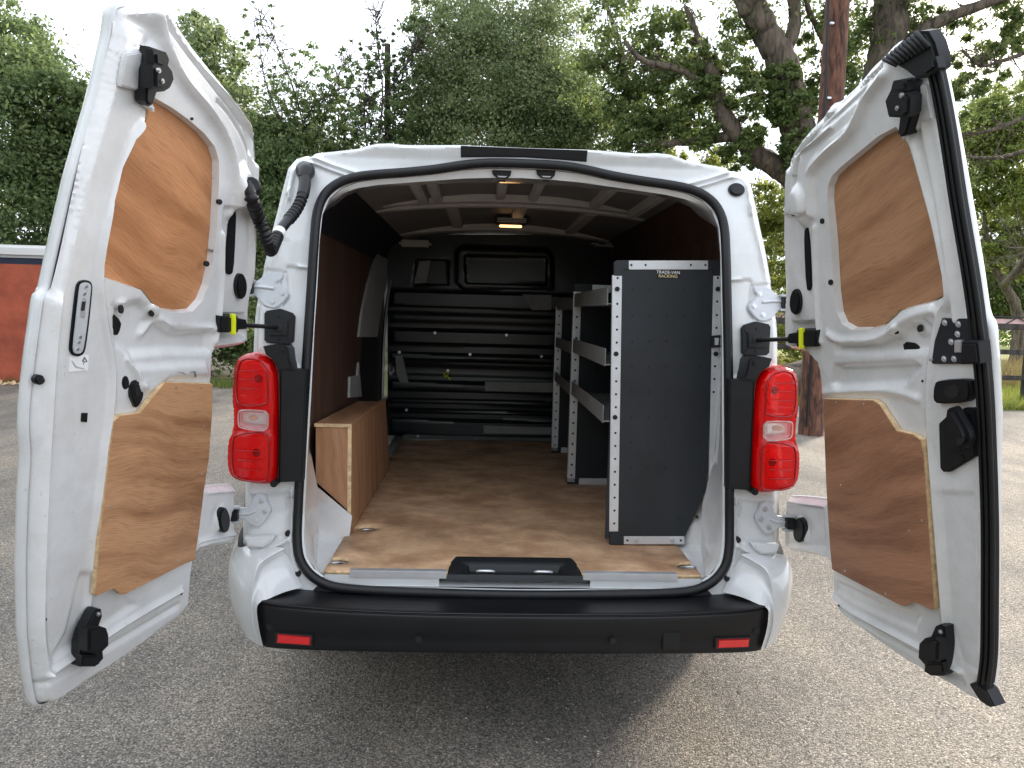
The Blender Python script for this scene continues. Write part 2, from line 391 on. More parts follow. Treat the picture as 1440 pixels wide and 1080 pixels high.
def resample(pts, step, closed=True):
    P = [np.array(p, float) for p in pts]
    if closed: P.append(P[0])
    out = []
    for a, b in zip(P[:-1], P[1:]):
        k = max(1, int(math.ceil(np.linalg.norm(b - a) / step)))
        for i in range(k): out.append(a + (b - a) * i / k)
    if not closed: out.append(P[-1])
    return np.array(out)
def chaikin(pts, n=2, closed=True):
    P = [np.array(p, float) for p in pts]
    for _ in range(n):
        Q = []
        m = len(P)
        if not closed: Q.append(P[0])
        for i in range(m if closed else m - 1):
            a, b = P[i], P[(i + 1) % m]
            Q += [a * .75 + b * .25, a * .25 + b * .75]
        if not closed: Q.append(P[-1])
        P = Q
    return P
def seg_dist(X, pts, closed):
    """distance of points X (n,2) to a polyline"""
    P = np.array(pts, float)
    A = P if closed else P[:-1]
    B = np.roll(P, -1, 0) if closed else P[1:]
    d = np.full(len(X), 1e9)
    for a, b in zip(A, B):
        ab = b - a; L = ab @ ab
        if L < 1e-14: continue
        t = np.clip(((X - a) @ ab) / L, 0, 1)
        d = np.minimum(d, np.hypot(*(X - a - t[:, None] * ab).T))
    return d
def inside(X, poly):
    P = np.array(poly, float); r = np.zeros(len(X), bool)
    x, y = X[:, 0], X[:, 1]
    for (x0, y0), (x1, y1) in zip(P, np.roll(P, -1, 0)):
        if y0 == y1: continue
        c = ((y0 > y) != (y1 > y)) & (x < (x1 - x0) * (y - y0) / (y1 - y0) + x0)
        r ^= c
    return r
def sstep(t):
    t = np.clip(t, 0, 1); return t * t * (3 - 2 * t)

def triangulate(outline, holes, cell, lines=()):
    """outline, holes: local polygons already resampled; returns points, faces"""
    pts = [tuple(p) for p in outline]; edges = []
    n0 = len(pts); edges += [(i, (i + 1) % n0) for i in range(n0)]
    allc = [np.array(outline)]
    for h in holes:
        s = len(pts); pts += [tuple(p) for p in h]; edges += [(s + i, s + (i + 1) % len(h)) for i in range(len(h))]
        allc.append(np.array(h))
    for ln, closed in lines:
        s = len(pts); pts += [tuple(p) for p in ln]; k = len(ln)
        edges += [(s + i, s + i + 1) for i in range(k - 1)]
        if closed: edges.append((s + k - 1, s))
        allc.append(np.array(ln))
    O = np.array(outline)
    lo, hi = O.min(0), O.max(0)
    gx, gy = np.meshgrid(np.arange(lo[0], hi[0], cell), np.arange(lo[1], hi[1], cell * .9))
    gx = gx + (np.arange(gx.shape[0]) % 2)[:, None] * cell * .5
    G = np.stack([gx.ravel(), gy.ravel()], 1)
    k = inside(G, outline)
    for h in holes: k &= ~inside(G, h)
    G = G[k]
    # keep clear of constraint points
    allp = np.concatenate(allc)
    keep = np.ones(len(G), bool)
    hsh = {}
    for p in allp: hsh.setdefault((int(p[0] // cell), int(p[1] // cell)), []).append(p)
    for i, g in enumerate(G):
        cx, cy = int(g[0] // cell), int(g[1] // cell)
        for a in (-1, 0, 1):
            for b in (-1, 0, 1):
                for p in hsh.get((cx + a, cy + b), ()):
                    if (p[0] - g[0]) ** 2 + (p[1] - g[1]) ** 2 < (.55 * cell) ** 2: keep[i] = False
    G = G[keep]
    pts += [tuple(g) for g in G]
    vs_, es_, fs_, _, _, _ = delaunay_2d_cdt([Vector(p) for p in pts], edges, [], 0, 1e-6)
    V = np.array([(v.x, v.y) for v in vs_])
    T = np.array([f for f in fs_ if len(f) == 3])
    c = V[T].mean(1)
    k = inside(c, outline)
    for h in holes: k &= ~inside(c, h)
    T = T[k]
    a, b, d = V[T[:, 0]], V[T[:, 1]], V[T[:, 2]]
    ar = (b[:, 0] - a[:, 0]) * (d[:, 1] - a[:, 1]) - (b[:, 1] - a[:, 1]) * (d[:, 0] - a[:, 0])
    T[ar < 0] = T[ar < 0][:, ::-1]
    T = T[np.abs(ar) > 1e-10]
    return V, T

def height(X, feats):
    h = np.zeros(len(X))
    for f in feats:
        k = f[0]
        if k == 'area':
            _, poly, dh, ramp = f
            d = seg_dist(X, poly, True); s = np.where(inside(X, poly), d, -d)
            h += dh * sstep(s / ramp)
        elif k == 'edge':
            _, line, dh, w, closed = f
            h += dh * (1 - sstep(seg_dist(X, line, closed) / w))
        elif k == 'bead':
            _, line, dh, w = f
            line = spline(line, 4)
            h += dh * np.exp(-(seg_dist(X, line, False) / w) ** 2)
        elif k == 'boss':
            _, c, rx, ry, dh = f
            r = np.hypot((X[:, 0] - c[0]) / rx, (X[:, 1] - c[1]) / ry)
            h += dh * (1 - sstep((r - .6) / .6))
    return h

def sheet(name, surf, outline, holes, feats, cell, m, parent, smooth=42, lines=(), flip=False, label=None):
    ol = resample(outline, cell); hs = [resample(h, cell) for h in holes]
    V, T = triangulate(ol, hs, cell, [(resample(l, cell, c), c) for l, c in lines])
    h = height(V, feats)
    X = surf.xyz(V[:, 0], V[:, 1], h)
    if flip: T = T[:, ::-1]
    return link(name, mesh_from(name, X, T, smooth, V), parent, m, label=label)

def auto_lines(fs, ol, hole=None):
    """mesh lines that follow the pressings, so that ridges and steps keep clean edges"""
    ln = []
    def clip(c):
        k = inside(np.array(c), ol) & (seg_dist(np.array(c), ol, True) > .004)
        if hole is not None: k &= ~inside(np.array(c), hole) & (seg_dist(np.array(c), hole, True) > .004)
        run = []
        for p, ok in zip(c, k):
            if ok: run.append(p)
            else:
                if len(run) > 2: ln.append((run, False))
                run = []
        if len(run) > 2: ln.append((run, False))
    for f in fs:
        if f[0] == 'bead':
            c = np.array(resample(spline(f[1], 4), .012, False)); w = f[3]
            t = np.gradient(c, axis=0); t /= np.maximum(np.linalg.norm(t, axis=1), 1e-9)[:, None]
            nn = np.stack([-t[:, 1], t[:, 0]], 1)
            for k in (0, -.45, .45, -.95, .95, -1.6, 1.6): clip(c + nn * w * k)
        elif f[0] == 'area' and f[3] != .0101:
            P = np.array(resample(f[1], .012))
            clip(np.concatenate([P, P[:1]]))
            if f[3] < .012:
                A = np.sum(P[:, 0] * np.roll(P[:, 1], -1) - np.roll(P[:, 0], -1) * P[:, 1])
                T = np.roll(P, -1, 0) - np.roll(P, 1, 0); T /= np.maximum(np.linalg.norm(T, axis=1), 1e-9)[:, None]
                N = np.stack([-T[:, 1], T[:, 0]], 1) * (1 if A > 0 else -1)
                for k in (.5, 1.0):
                    Q = P + N * f[3] * k
                    Q = Q[seg_dist(Q, P, True) > f[3] * k * .9]
                    clip(Q)
        elif f[0] == 'edge' and f[4] and hole is None:
            P = np.array(resample(ol, .012))
            A = np.sum(P[:, 0] * np.roll(P[:, 1], -1) - np.roll(P[:, 0], -1) * P[:, 1])
            T = np.roll(P, -1, 0) - np.roll(P, 1, 0); T /= np.linalg.norm(T, axis=1)[:, None]
            N = np.stack([-T[:, 1], T[:, 0]], 1) * (1 if A > 0 else -1)
            for k in (.5, 1.0):
                Q = P + N * f[3] * k
                Q = Q[seg_dist(Q, ol, True) > f[3] * k * .9]
                ln.append((Q, False)) if False else clip(Q)
    return ln

def plate(name, surf, poly, h0, h1, m, parent, bevel=.0015, smooth=35, label=None, me_only=False, side_m=None):
    """solid plate with rounded rim, footprint = local polygon on surf, from height h0 up to h1"""
    P = [np.array(p, float) for p in poly]
    A = sum(P[i][0] * P[(i + 1) % len(P)][1] - P[(i + 1) % len(P)][0] * P[i][1] for i in range(len(P)))
    if A < 0: P = P[::-1]
    bm = bmesh.new()
    v = [bm.verts.new((p[0], p[1], h0)) for p in P]
    f = bm.faces.new(v)
    r = bmesh.ops.extrude_face_region(bm, geom=[f])
    top = [g for g in r['geom'] if isinstance(g, bmesh.types.BMVert)]
    for t in top: t.co.z = h1
    bm.normal_update()
    if bevel:
        ts = set(top)
        es = [e for e in bm.edges if e.verts[0] in ts and e.verts[1] in ts]
        bmesh.ops.bevel(bm, geom=es, offset=min(bevel, abs(h1 - h0) * .9), segments=2, affect='EDGES', clamp_overlap=True)
    bmesh.ops.recalc_face_normals(bm, faces=bm.faces)
    bm.verts.index_update()
    co = np.array([q.co[:] for q in bm.verts])
    fs = [[q.index for q in g.verts] for g in bm.faces]
    sides = [abs(g.normal.z) < .5 for g in bm.faces]
    bm.free()
    X = surf.xyz(co[:, 0], co[:, 1], co[:, 2])
    me = mesh_from(name, X, fs, smooth, co[:, :2])
    if side_m:
        me.materials.append(MT[m]); me.materials.append(MT[side_m])
        for p, s in zip(me.polygons, sides): p.material_index = 1 if s else 0
    if me_only: return me
    return link(name, me, parent, m, label=label)

def ellipse(c, rx, ry, n=18, rot=0.0):
    cs, sn = math.cos(rot), math.sin(rot)
    return [(c[0] + rx * math.cos(t) * cs - ry * math.sin(t) * sn, c[1] + rx * math.cos(t) * sn + ry * math.sin(t) * cs)
            for t in [2 * math.pi * i / n for i in range(n)]]

def tube(name, path, rad, m, parent, n=10, closed=False, caps=True, smooth=60, me_only=False, label=None, flat=1.0):
    P = np.array(path, float); k = len(P)
    R = np.full(k, rad) if np.isscalar(rad) else np.array(rad, float)
    T = (np.roll(P, -1, 0) - np.roll(P, 1, 0)) if closed else np.gradient(P, axis=0)
    T /= np.maximum(np.linalg.norm(T, axis=1), 1e-9)[:, None]
    N = np.cross(T[0], [0, 0, 1.0]);
    if np.linalg.norm(N) < .1: N = np.cross(T[0], [1.0, 0, 0])
    N /= np.linalg.norm(N); V = []
    for i in range(k):
        N = N - T[i] * (N @ T[i]); N /= np.linalg.norm(N); B = np.cross(T[i], N)
        for j in range(n):
            a = 2 * math.pi * j / n
            V.append(P[i] + R[i] * (math.cos(a) * N + flat * math.sin(a) * B))
    F = []
    for i in range(k if closed else k - 1):
        i2 = (i + 1) % k
        for j in range(n):
            j2 = (j + 1) % n
            F.append((i * n + j, i * n + j2, i2 * n + j2, i2 * n + j))
    if caps and not closed:
        F.append(tuple(range(n))[::-1]); F.append(tuple((k - 1) * n + j for j in range(n)))
    me = mesh_from(name, V, F, smooth)
    if me_only: return me
    return link(name, me, parent, m, label=label)

def spline(pts, n=6, closed=False):
    """Catmull-Rom through pts"""
    P = [np.array(p, float) for p in pts]; out = []
    k = len(P)
    for i in range(k if closed else k - 1):
        p0 = P[(i - 1) % k] if closed or i > 0 else P[i]
        p1, p2 = P[i], P[(i + 1) % k]
        p3 = P[(i + 2) % k] if closed or i + 2 < k else p2
        for j in range(n):
            t = j / n
            out.append(.5 * ((2 * p1) + (-p0 + p2) * t + (2 * p0 - 5 * p1 + 4 * p2 - p3) * t * t + (-p0 + 3 * p1 - 3 * p2 + p3) * t ** 3))
    if not closed: out.append(P[-1])
    return out

def box(name, lo, hi, m, parent, bevel=.002, label=None, me_only=False):
    bm = bmesh.new()
    lo = np.array(lo, float); hi = np.array(hi, float)
    bmesh.ops.create_cube(bm, size=1.0)
    for v in bm.verts: v.co = Vector((lo + hi) / 2) + Vector(np.array(v.co) * (hi - lo))
    if bevel: bmesh.ops.bevel(bm, geom=bm.edges[:], offset=min(bevel, .4 * float((hi - lo).min())), segments=2, affect='EDGES')
    me = bpy.data.meshes.new(name); bm.to_mesh(me); bm.free()
    lay = me.uv_layers.new(name='UVMap')
    co = np.array([v.co[:] for v in me.vertices]); nr = {}
    for p in me.polygons:
        ax = int(np.argmax(np.abs(p.normal)))
        o = [a for a in range(3) if a != ax]
        for li in p.loop_indices:
            c = co[me.loops[li].vertex_index]; lay.data[li].uv = (c[o[0]], c[o[1]])
    me.shade_smooth(); me.set_sharp_from_angle(angle=math.radians(35))
    if me_only: return me
    return link(name, me, parent, m, label=label)

def loft(name, rings, m, parent, closed=False, smooth=50, sub=0, flip=False, label=None):
    n = len(rings[0]); V = [p for r in rings for p in r]; F = []
    for i in range(len(rings) - 1):
        for j in range(n if closed else n - 1):
            j2 = (j + 1) % n
            f = (i * n + j, i * n + j2, (i + 1) * n + j2, (i + 1) * n + j)
            F.append(f[::-1] if flip else f)
    o = link(name, mesh_from(name, V, F, smooth), parent, m, label=label)
    if sub:
        md = o.modifiers.new('smooth', 'SUBSURF'); md.levels = sub; md.render_levels = sub
    return o

def grid_smooth(net, nu, nv):
    """Catmull-Rom patch through a control net (rows of 3-D points)"""
    rows = [spline(r, nu) for r in net]
    cols = [spline([r[j] for r in rows], nv) for j in range(len(rows[0]))]
    return [[c[i] for c in cols] for i in range(len(cols[0]))]

def bolt(name, surf, c, r, h0, h1, m, parent):
    return plate(name, surf, ellipse(c, r, r, 10), h0, h1, m, parent, bevel=r * .4)

# ================================================================== SETTING: ground
def quad(name, x0, x1, y0, y1, z, m):
    o = link(name, mesh_from(name, [(x0, y0, z), (x1, y0, z), (x1, y1, z), (x0, y1, z)], [(0, 1, 2, 3)]), None, m)
    o['kind'] = 'structure'; return o
def edge_sheet(name, x0, x1, ynear, yfar, z, m, wob, step=.35):
    """sheet whose near edge wanders"""
    xs = np.arange(x0, x1 + .01, step)
    V, F = [], []
    for i, x in enumerate(xs):
        V += [(x, ynear + wob * (math.sin(x * 1.3) + .6 * math.sin(x * 3.7 + 1) + random.uniform(-.5, .5)), z), (x, yfar, z)]
        if i: F.append((2 * i - 2, 2 * i, 2 * i + 1, 2 * i - 1))
    o = link(name, mesh_from(name, V, F), None, m); o['kind'] = 'structure'; return o
quad('ground', -900, 900, -900, 900, -.012, 'soil')
quad('tarmac_yard', -30, 40, -30, 11.6, 0.0, 'asphalt')
edge_sheet('grass_field', 3.4, 90, 9.75, 150, .006, 'grass_base', .10)
edge_sheet('verge', -30, 3.4, 10.6, 40, .005, 'soil', .12)

# ================================================================== VAN
VAN = thing('white_van', 'white panel van with both rear doors open, showing its plywood lined load space', 'van')

# ---- measured outlines of the left half of the rear (photograph coordinates, turned into metres on the rear face)
OUT_L = REAR.locs([(737, 207), (648, 203), (575, 203), (560, 202), (548, 200.5), (530, 201), (516, 204), (504, 208), (470, 212), (440, 215), (428, 214),
                   (412, 219), (400, 232), (392, 262), (384, 295), (376, 325), (368, 360), (361, 390), (356, 415), (352, 450), (350, 490),
                   (346, 560), (342, 640), (338, 690), (335, 740), (335, 770), (345, 790), (380, 820), (420, 840), (500, 850), (600, 853), (718, 855)])
HOLE_L = REAR.locs([(737, 237), (690, 236), (652, 238), (612, 244), (570, 248), (530, 251), (503, 255), (480, 264), (463, 279), (453, 302), (449, 340),
                    (446, 400), (441, 480), (437, 560), (432, 640), (428, 720), (427, 760), (430, 782), (441, 800), (457, 812), (480, 819), (530, 823),
                    (600, 826), (718, 829)])
def both(half):
    """close a left half outline (top centre ... bottom centre) by mirroring; ends are put on the centre line"""
    h = [list(p) for p in half]; h[0][0] = 0.0; h[-1][0] = 0.0
    h = [tuple(p) for p in h]
    return h + [(-p, q) for p, q in h[-2:0:-1]]
OUT = both(OUT_L); HOLE = both(HOLE_L)
HW = [p for p, q in OUT_L]

def L(pts, h=0.0): return REAR.locs(pts, h)
def sym(kind, pts, *a):
    l = L(pts); r = [(-p, q) for p, q in l]
    return [(kind, l, *a), (kind, r, *a)]
def rim(pts, dh, w):
    return [('edge', pts, dh, w, False), ('edge', [(-p, q) for p, q in pts], dh, w, False)]
feats = rim(OUT[10:27], -.05, .04) + rim(OUT[:11], -.010, .010)[:1]
feats = rim(OUT[10:27], -.05, .04) + [('edge', [(-p, q) for p, q in OUT[10:0:-1]] + OUT[:11], -.012, .010, False)]
# pressed double ridge round the upper corner, drain channel, steps of the pillar, pads behind the hinges
feats += sym('bead', [(500, 243), (470, 233), (452, 226), (432, 220), (412, 226), (405, 245), (402, 270)], .011, .006)
feats += sym('bead', [(490, 248), (462, 238), (444, 231), (428, 228), (416, 234), (411, 252), (408, 280)], .010, .005)
feats += sym('bead', [(408, 268), (398, 305), (385, 350), (372, 395), (366, 440), (363, 490)], .011, .008)
feats += sym('area', [(400, 372), (436, 376), (432, 500), (425, 520), (392, 500), (392, 440), (398, 400)], -.006, .008)
feats += sym('area', [(345, 695), (410, 690), (412, 745), (404, 760), (350, 765), (342, 740)], -.010, .012)
feats += sym('area', [(398, 700), (414, 698), (414, 718), (402, 722)], -.008, .006)
feats += sym('bead', [(346, 768), (372, 770), (392, 766), (404, 758)], .010, .008)
feats += sym('bead', [(410, 690), (409, 740), (411, 780), (420, 808)], .006, .007)
feats += sym('area', [(353, 372), (404, 380), (408, 420), (395, 436), (352, 430)], -.005, .010)
feats += sym('bead', [(420, 375), (436, 377)], .005, .006)
feats += [('edge', HOLE, -.004, .012, True)]
body = sheet('body', REAR, OUT, [HOLE], feats, .0075, 'white', VAN, smooth=50, lines=auto_lines(feats, OUT, HOLE))

# ---- outer shell behind the rear face
def shell():
    n = len(OUT)
    hb = height(np.array(OUT), feats)
    base = np.array([REAR.xyz(p, q, h) for (p, q), h in zip(OUT, hb)])
    def ring(y, grow, drop, top):
        r = []
        for (p, q), b in zip(OUT, base):
            x, z = p * (1 + grow), q + (.008 if q > 1.6 else 0)
            if q < .62: z = q - drop
            if z > 1.0: z = 1.0 + (z - 1.0) * top
            r.append((x, y, z))
        return r
    rings = [[tuple(b) for b in base]]
    r1 = []
    for (p, q), b in zip(OUT, base): r1.append((p * 1.012, b[1] + .05, q + (.005 if q > 1.6 else 0)))
    rings.append(r1)
    for y, g, d, t in ((.5, .055, .12, 1.0), (1.2, .07, .12, 1.005), (3.0, .07, .12, 1.0), (3.55, .06, .12, .88), (4.1, .02, .12, .35), (4.55, -.05, .12, .12), (4.75, -.2, .12, .02)):
        rings.append(ring(y, g, d, t))
    o = loft('outer_shell', rings, 'white', body, closed=True, smooth=60, flip=True)
    box('underbody', (-.78, .12, .36), (.78, 4.5, .42), 'black', body, bevel=.01)
    box('rear_valance', (-.70, .02, .34), (.70, .10, .50), 'black', body, bevel=.01)
    return o
shell()

# ---- rubber seal round the load opening
SEAL_L = L([(737, 231), (690, 230), (650, 233), (610, 239), (570, 243), (530, 246), (500, 250), (475, 259), (457, 275), (447, 300), (443, 340), (439, 400),
            (434, 480), (429, 560), (424, 640), (420, 720), (419, 758), (423, 785), (436, 805), (455, 818), (480, 825), (530, 829), (600, 832), (718, 835)])
SEAL = both(SEAL_L)
def loop3(pl, h): return [REAR.xyz(p, q, h) for p, q in pl]
tube('door_seal', spline(loop3(SEAL, .010), 3, True), .0145, 'rubber', VAN, n=12, closed=True)
tube('seal_lip', spline([REAR.xyz(p * .992, q + (.004 if q < .58 else 0), -.004) for p, q in SEAL], 3, True), .006, 'rubber', bpy.data.objects['door_seal'], n=8, closed=True)

lower_l = L([(446, 824), (462, 829), (480, 832), (530, 836), (600, 839), (718, 842)]) + L([(718, 862), (600, 860), (500, 857), (450, 852), (436, 834)])
lw = [tuple(p) for p in lower_l]; lw[5] = (0.0, lw[5][1]); lw[6] = (0.0, lw[6][1])
plate('sill_gap_shade', REAR, lw[:6] + mirror(lw[:6])[1:] + mirror(lw[6:])[:-1] + lw[6:], -.004, .003, 'black', VAN, bevel=.001)  # black strip painted in for the dark gap under the seal
# ---- jamb: painted return from the seal to the inside trim
JO = L([(737, 238), (690, 237), (652, 239), (612, 245), (570, 249), (530, 252), (503, 256), (480, 265), (463, 280), (453, 303), (449, 341), (446, 401), (441, 481),
        (437, 561), (432, 641), (428, 721), (427, 760), (430, 782), (446, 805)])
JI = [at_y(u, v, .33) for u, v in [(737, 258), (690, 257), (652, 257), (612, 259), (572, 261), (532, 264), (507, 268), (487, 275), (472, 288)]]
JI += [np.array((-x, .33, z)) for x, z in ((.690, 1.715), (.712, 1.64), (.722, 1.50), (.724, 1.30), (.724, 1.10), (.722, .93), (.690, .765), (.568, .662), (.578, .575))] + [np.array((-.592, .06, .566))]
JI[0][0] = 0.0
JO = [(0.0 if i == 0 else p, q) for i, (p, q) in enumerate(JO)]
def mid(a, b, t, push=0.0):
    out = []
    for p, q in zip(a, b):
        p, q = np.array(p), np.array(q); m = p * (1 - t) + q * t; m[0] *= (1 + push); out.append(m)
    return out
ro = [REAR.xyz(p, q, -.004) for p, q in JO]; ri = [np.array(p) for p in JI]
for sg in (1, -1):
    f_ = np.array([sg, 1, 1])
    r1 = mid(ro, ri, .12, -.004)
    for i, (u, v0, v1) in enumerate(((737, 238, 250.5), (690, 237, 250), (652, 239, 251), (612, 245, 254), (570, 249, 257), (532, 252, 260), (503, 256, 264.5), (480, 265, 272))):
        r1[i] = at_y(u, v1, float(ro[i][1]) + .010)
    r1[0][0] = 0.0
    r2 = mid(r1, ri, .5)
    for i, z in ((15, .735), (16, .665), (17, .60), (18, .572)):
        r2[i] = np.array((-.668 if i < 18 else -.63, .245 if i < 18 else .03, z))
    loft('door_jamb', [[p * f_ for p in r] for r in (ro, r1, r2, ri)], 'inner', body, smooth=50, flip=(sg < 0))

# ---- header latch loops, grommets, centre trim
hA, hB = at_y(737, 238, float(ro[0][1])), at_y(737, 250.5, float(ro[0][1]) + .010)
hn = np.cross(hB - hA, [1.0, 0, 0]); hn = hn if hn[1] < 0 else -hn
HP = Plane(hA * .5 + hB * .5, (0, 1, 0), hn)
for u in (706, 768):
    k = plate('latch_loop', HP, HP.locs([(u - 14, 239), (u + 13, 240), (u + 12, 246), (u + 7, 251), (u - 7, 250), (u - 13, 245)]), -.004, .010, 'black', body)
    plate('latch_recess', HP, HP.locs([(u - 10, 241), (u + 9, 241.5), (u + 8, 246), (u + 5, 248.2), (u - 5, 247.7), (u - 9, 245.5)]), .0095, .0108, 'hole', k, bevel=.0005)
    plate('latch_highlight', HP, HP.locs([(u - 7, 246.2), (u + 7, 246.8), (u + 4.5, 248.6), (u - 4.5, 248.2)]), .0105, .0125, 'dull', k, bevel=.0006)  # pale plate puts the highlight of the loop edge into colour
    plate('header_slot', HP, HP.locs([(u - 5, 253), (u + 5, 253.5), (u + 5, 255.5), (u - 5, 255)]), -.004, .008, 'hole', body, bevel=0)
TRIM = L([(737, 208.5), (648, 205), (648, 221.5), (690, 221), (737, 221.5)])
TRIM[0] = (0, TRIM[0][1]); TRIM[-1] = (0, TRIM[-1][1])
plate('roof_trim', REAR, TRIM + mirror(TRIM)[1:-1], -.03, .004, 'black', VAN, bevel=.003)
def side(pl, s): return [tuple(p) for p in pl] if s < 0 else mirror(pl)
# rubber plugs on the pillars
for s in (-1, 1):
    for (u, v, r) in ((405, 750, .009), (419, 806, .0105)):
        p, q = L([(u, v)])[0]
        g = plate('rubber_plug', REAR, ellipse((p * -s, q), r, r, 16), -.012, .007, 'rubber', body, bevel=.003)
p, q = L([(1035, 267)])[0]
g = plate('cable_plug', REAR, ellipse((p, q), .0265, .0215, 24), -.004, .013, 'rubber', body, bevel=.006)

# ---- hinges
def hinge(s, poly, bolts, knuckle, rib):
    P = [tuple(q) for q in chaikin(side(L(poly), s), 2)]
    h = plate('hinge', REAR, P, -.012, .0065, 'dull', VAN, bevel=.003)
    R_ = side(L(rib), s)
    tube('hinge_rib', spline([REAR.xyz(a, b, .006) for a, b in R_], 4), .0055, 'dull', h, n=8)
    for b in bolts:
        c = side(L([b]), s)[0]
        bolt('hinge_bolt', REAR, c, .0085, .004, .012, 'steel', h)
    c = side(L([knuckle]), s)[0]
    x = REAR.xyz(c[0], c[1], .012)
    box('hinge_knuckle', x - [.014, .02, .017], x + [.014, .012, .017], 'black', h, bevel=.003)
    box('hinge_eye', x - [.022, .012, .026], x + [.018, .012, -.019], 'dull', h, bevel=.003)
    box('hinge_eye', x - [.022, .012, -.019], x + [.018, .012, .026], 'dull', h, bevel=.003)
for s in (-1, 1):
    hinge(s, [(348, 396), (362, 396), (373, 386), (386, 383), (399, 383), (399, 391), (393, 396), (401, 406), (406, 412), (405, 419), (392, 432), (384, 434), (372, 430), (364, 420), (356, 414), (346, 414)],
          [(390, 394), (398, 412), (384, 424)], (352, 405), [(354, 403), (372, 404), (386, 406)])
    hinge(s, [(328, 714), (344, 715), (351, 712), (357, 698), (363, 692), (371, 693), (376, 700), (377, 707), (382, 714), (381, 721), (369, 738), (362, 741), (352, 736), (344, 729), (328, 730)],
          [(368, 704), (373, 719), (361, 730)], (331, 722), [(334, 722), (350, 722), (360, 718)])

# ---- door check plates and arms
for s in (-1, 1):
    P = side(L([(376, 437), (395, 434), (412, 440), (416, 445), (414, 480), (408, 484), (377, 482), (373, 478), (373, 441)]), s)
    cp = plate('check_plate', REAR, P, 0, .012, 'black', VAN, bevel=.003)
    P = side(L([(380, 448), (408, 450), (406, 472), (380, 472)]), s)
    plate('check_boss', REAR, P, .012, .018, 'black', cp, bevel=.003)
    P = side(L([(384, 456), (400, 456), (400, 465), (384, 465)]), s)
    plate('check_slot', REAR, P, .0175, .0195, 'hole', cp, bevel=.0005)
    for c in ((393, 444), (393, 477), (410, 448), (408, 476)):
        bolt('check_screw', REAR, side(L([c]), s)[0], .0042, .010, .015, 'rubber', cp)

# ---- bumper: black step, face and white painted corners
def B(u, v, y): return at_y(u, v, y)
def bumper():
    # plan curve of the step front edge from centre to the left end, then rows down the face
    ctr = at_y(718, 862, -.205)
    x_end = .765
    xs = np.array([0, .15, .3, .45, .58, .68, .735, x_end])
    yb = np.array([-.205, -.205, -.203, -.199, -.192, -.182, -.170, -.150])
    rows = []
    #       z,   y offset, x shrink at the end
    prof = [(.515, .165, .875), (.516, .135, .885), (.520, .075, .925), (.527, .022, .975), (.528, .006, .995), (.526, .0, 1.0), (.524, .001, 1.002), (.5215, .006, 1.002), (.518, .006, 1.002),
            (.512, .002, 1.0), (.47, .004, 1.0), (.44, .010, 1.0), (.412, .012, 1.0), (.399, .022, .996), (.396, .085, .98)]
    for z, dy, sh in prof:
        half = []
        for x, y in zip(xs, yb):
            zz = z + (.016 if z > .5 else -.004 if z < .45 else .010) * (x / x_end) ** 3
            half.append((-x * sh, y + dy, zz))
        rows.append(half[::-1] + [(-a, b, c) for a, b, c in half[1:]])
    net = rows
    S = grid_smooth(net, 3, 3)
    return loft('bumper', S, 'bumper', VAN, smooth=60, flip=True)
BUMP = bumper()
def bsurf(u, v):
    """point of the bumper face behind a photograph position"""
    P = at_y(u, v, -.2)
    for _ in range(6):
        y = float(np.interp(abs(P[0]), [0, .15, .3, .45, .58, .68, .735, .765], [-.205, -.205, -.203, -.199, -.192, -.182, -.170, -.150])) + .004
        P = at_y(u, v, y)
    return P
for s in (-1, 1):
    c = bsurf(413, 899); c[0] *= -s
    pl_ = Plane(c, (0, 0, 1), (0.12 * s, -1, 0))
    base = plate('reflector_recess', pl_, [(-.056, -.018), (.056, -.018), (.056, .017), (-.056, .017)], -.006, .0015, 'hole', BUMP, bevel=.001)
    plate('red_reflector', pl_, [(-.050, -.0135), (.050, -.0145), (.052, .012), (-.048, .014)], -.002, .0045, 'red_refl', BUMP, bevel=.003)
    for (u, v) in ((380, 881), (589, 899)):
        c = bsurf(u, v); c[0] *= -s
        pl_ = Plane(c, (0, 0, 1), (0.1 * s, -1, 0))
        k = plate('parking_sensor', pl_, ellipse((0, 0), .0125, .0125, 20), -.004, .0035, 'black', BUMP, bevel=.002)
        plate('sensor_face', pl_, ellipse((0, 0), .0075, .0075, 16), .003, .0045, 'hole', k, bevel=.001)
c = bsurf(944, 901)
pl_ = Plane(c, (0, 0, 1), (.03, -1, 0))
rim = [(-.026, -.028), (.026, -.028), (.026, .028), (-.026, .028)]
plate('tow_eye_cover', pl_, rim, -.004, .0026, 'black', BUMP, bevel=.002)

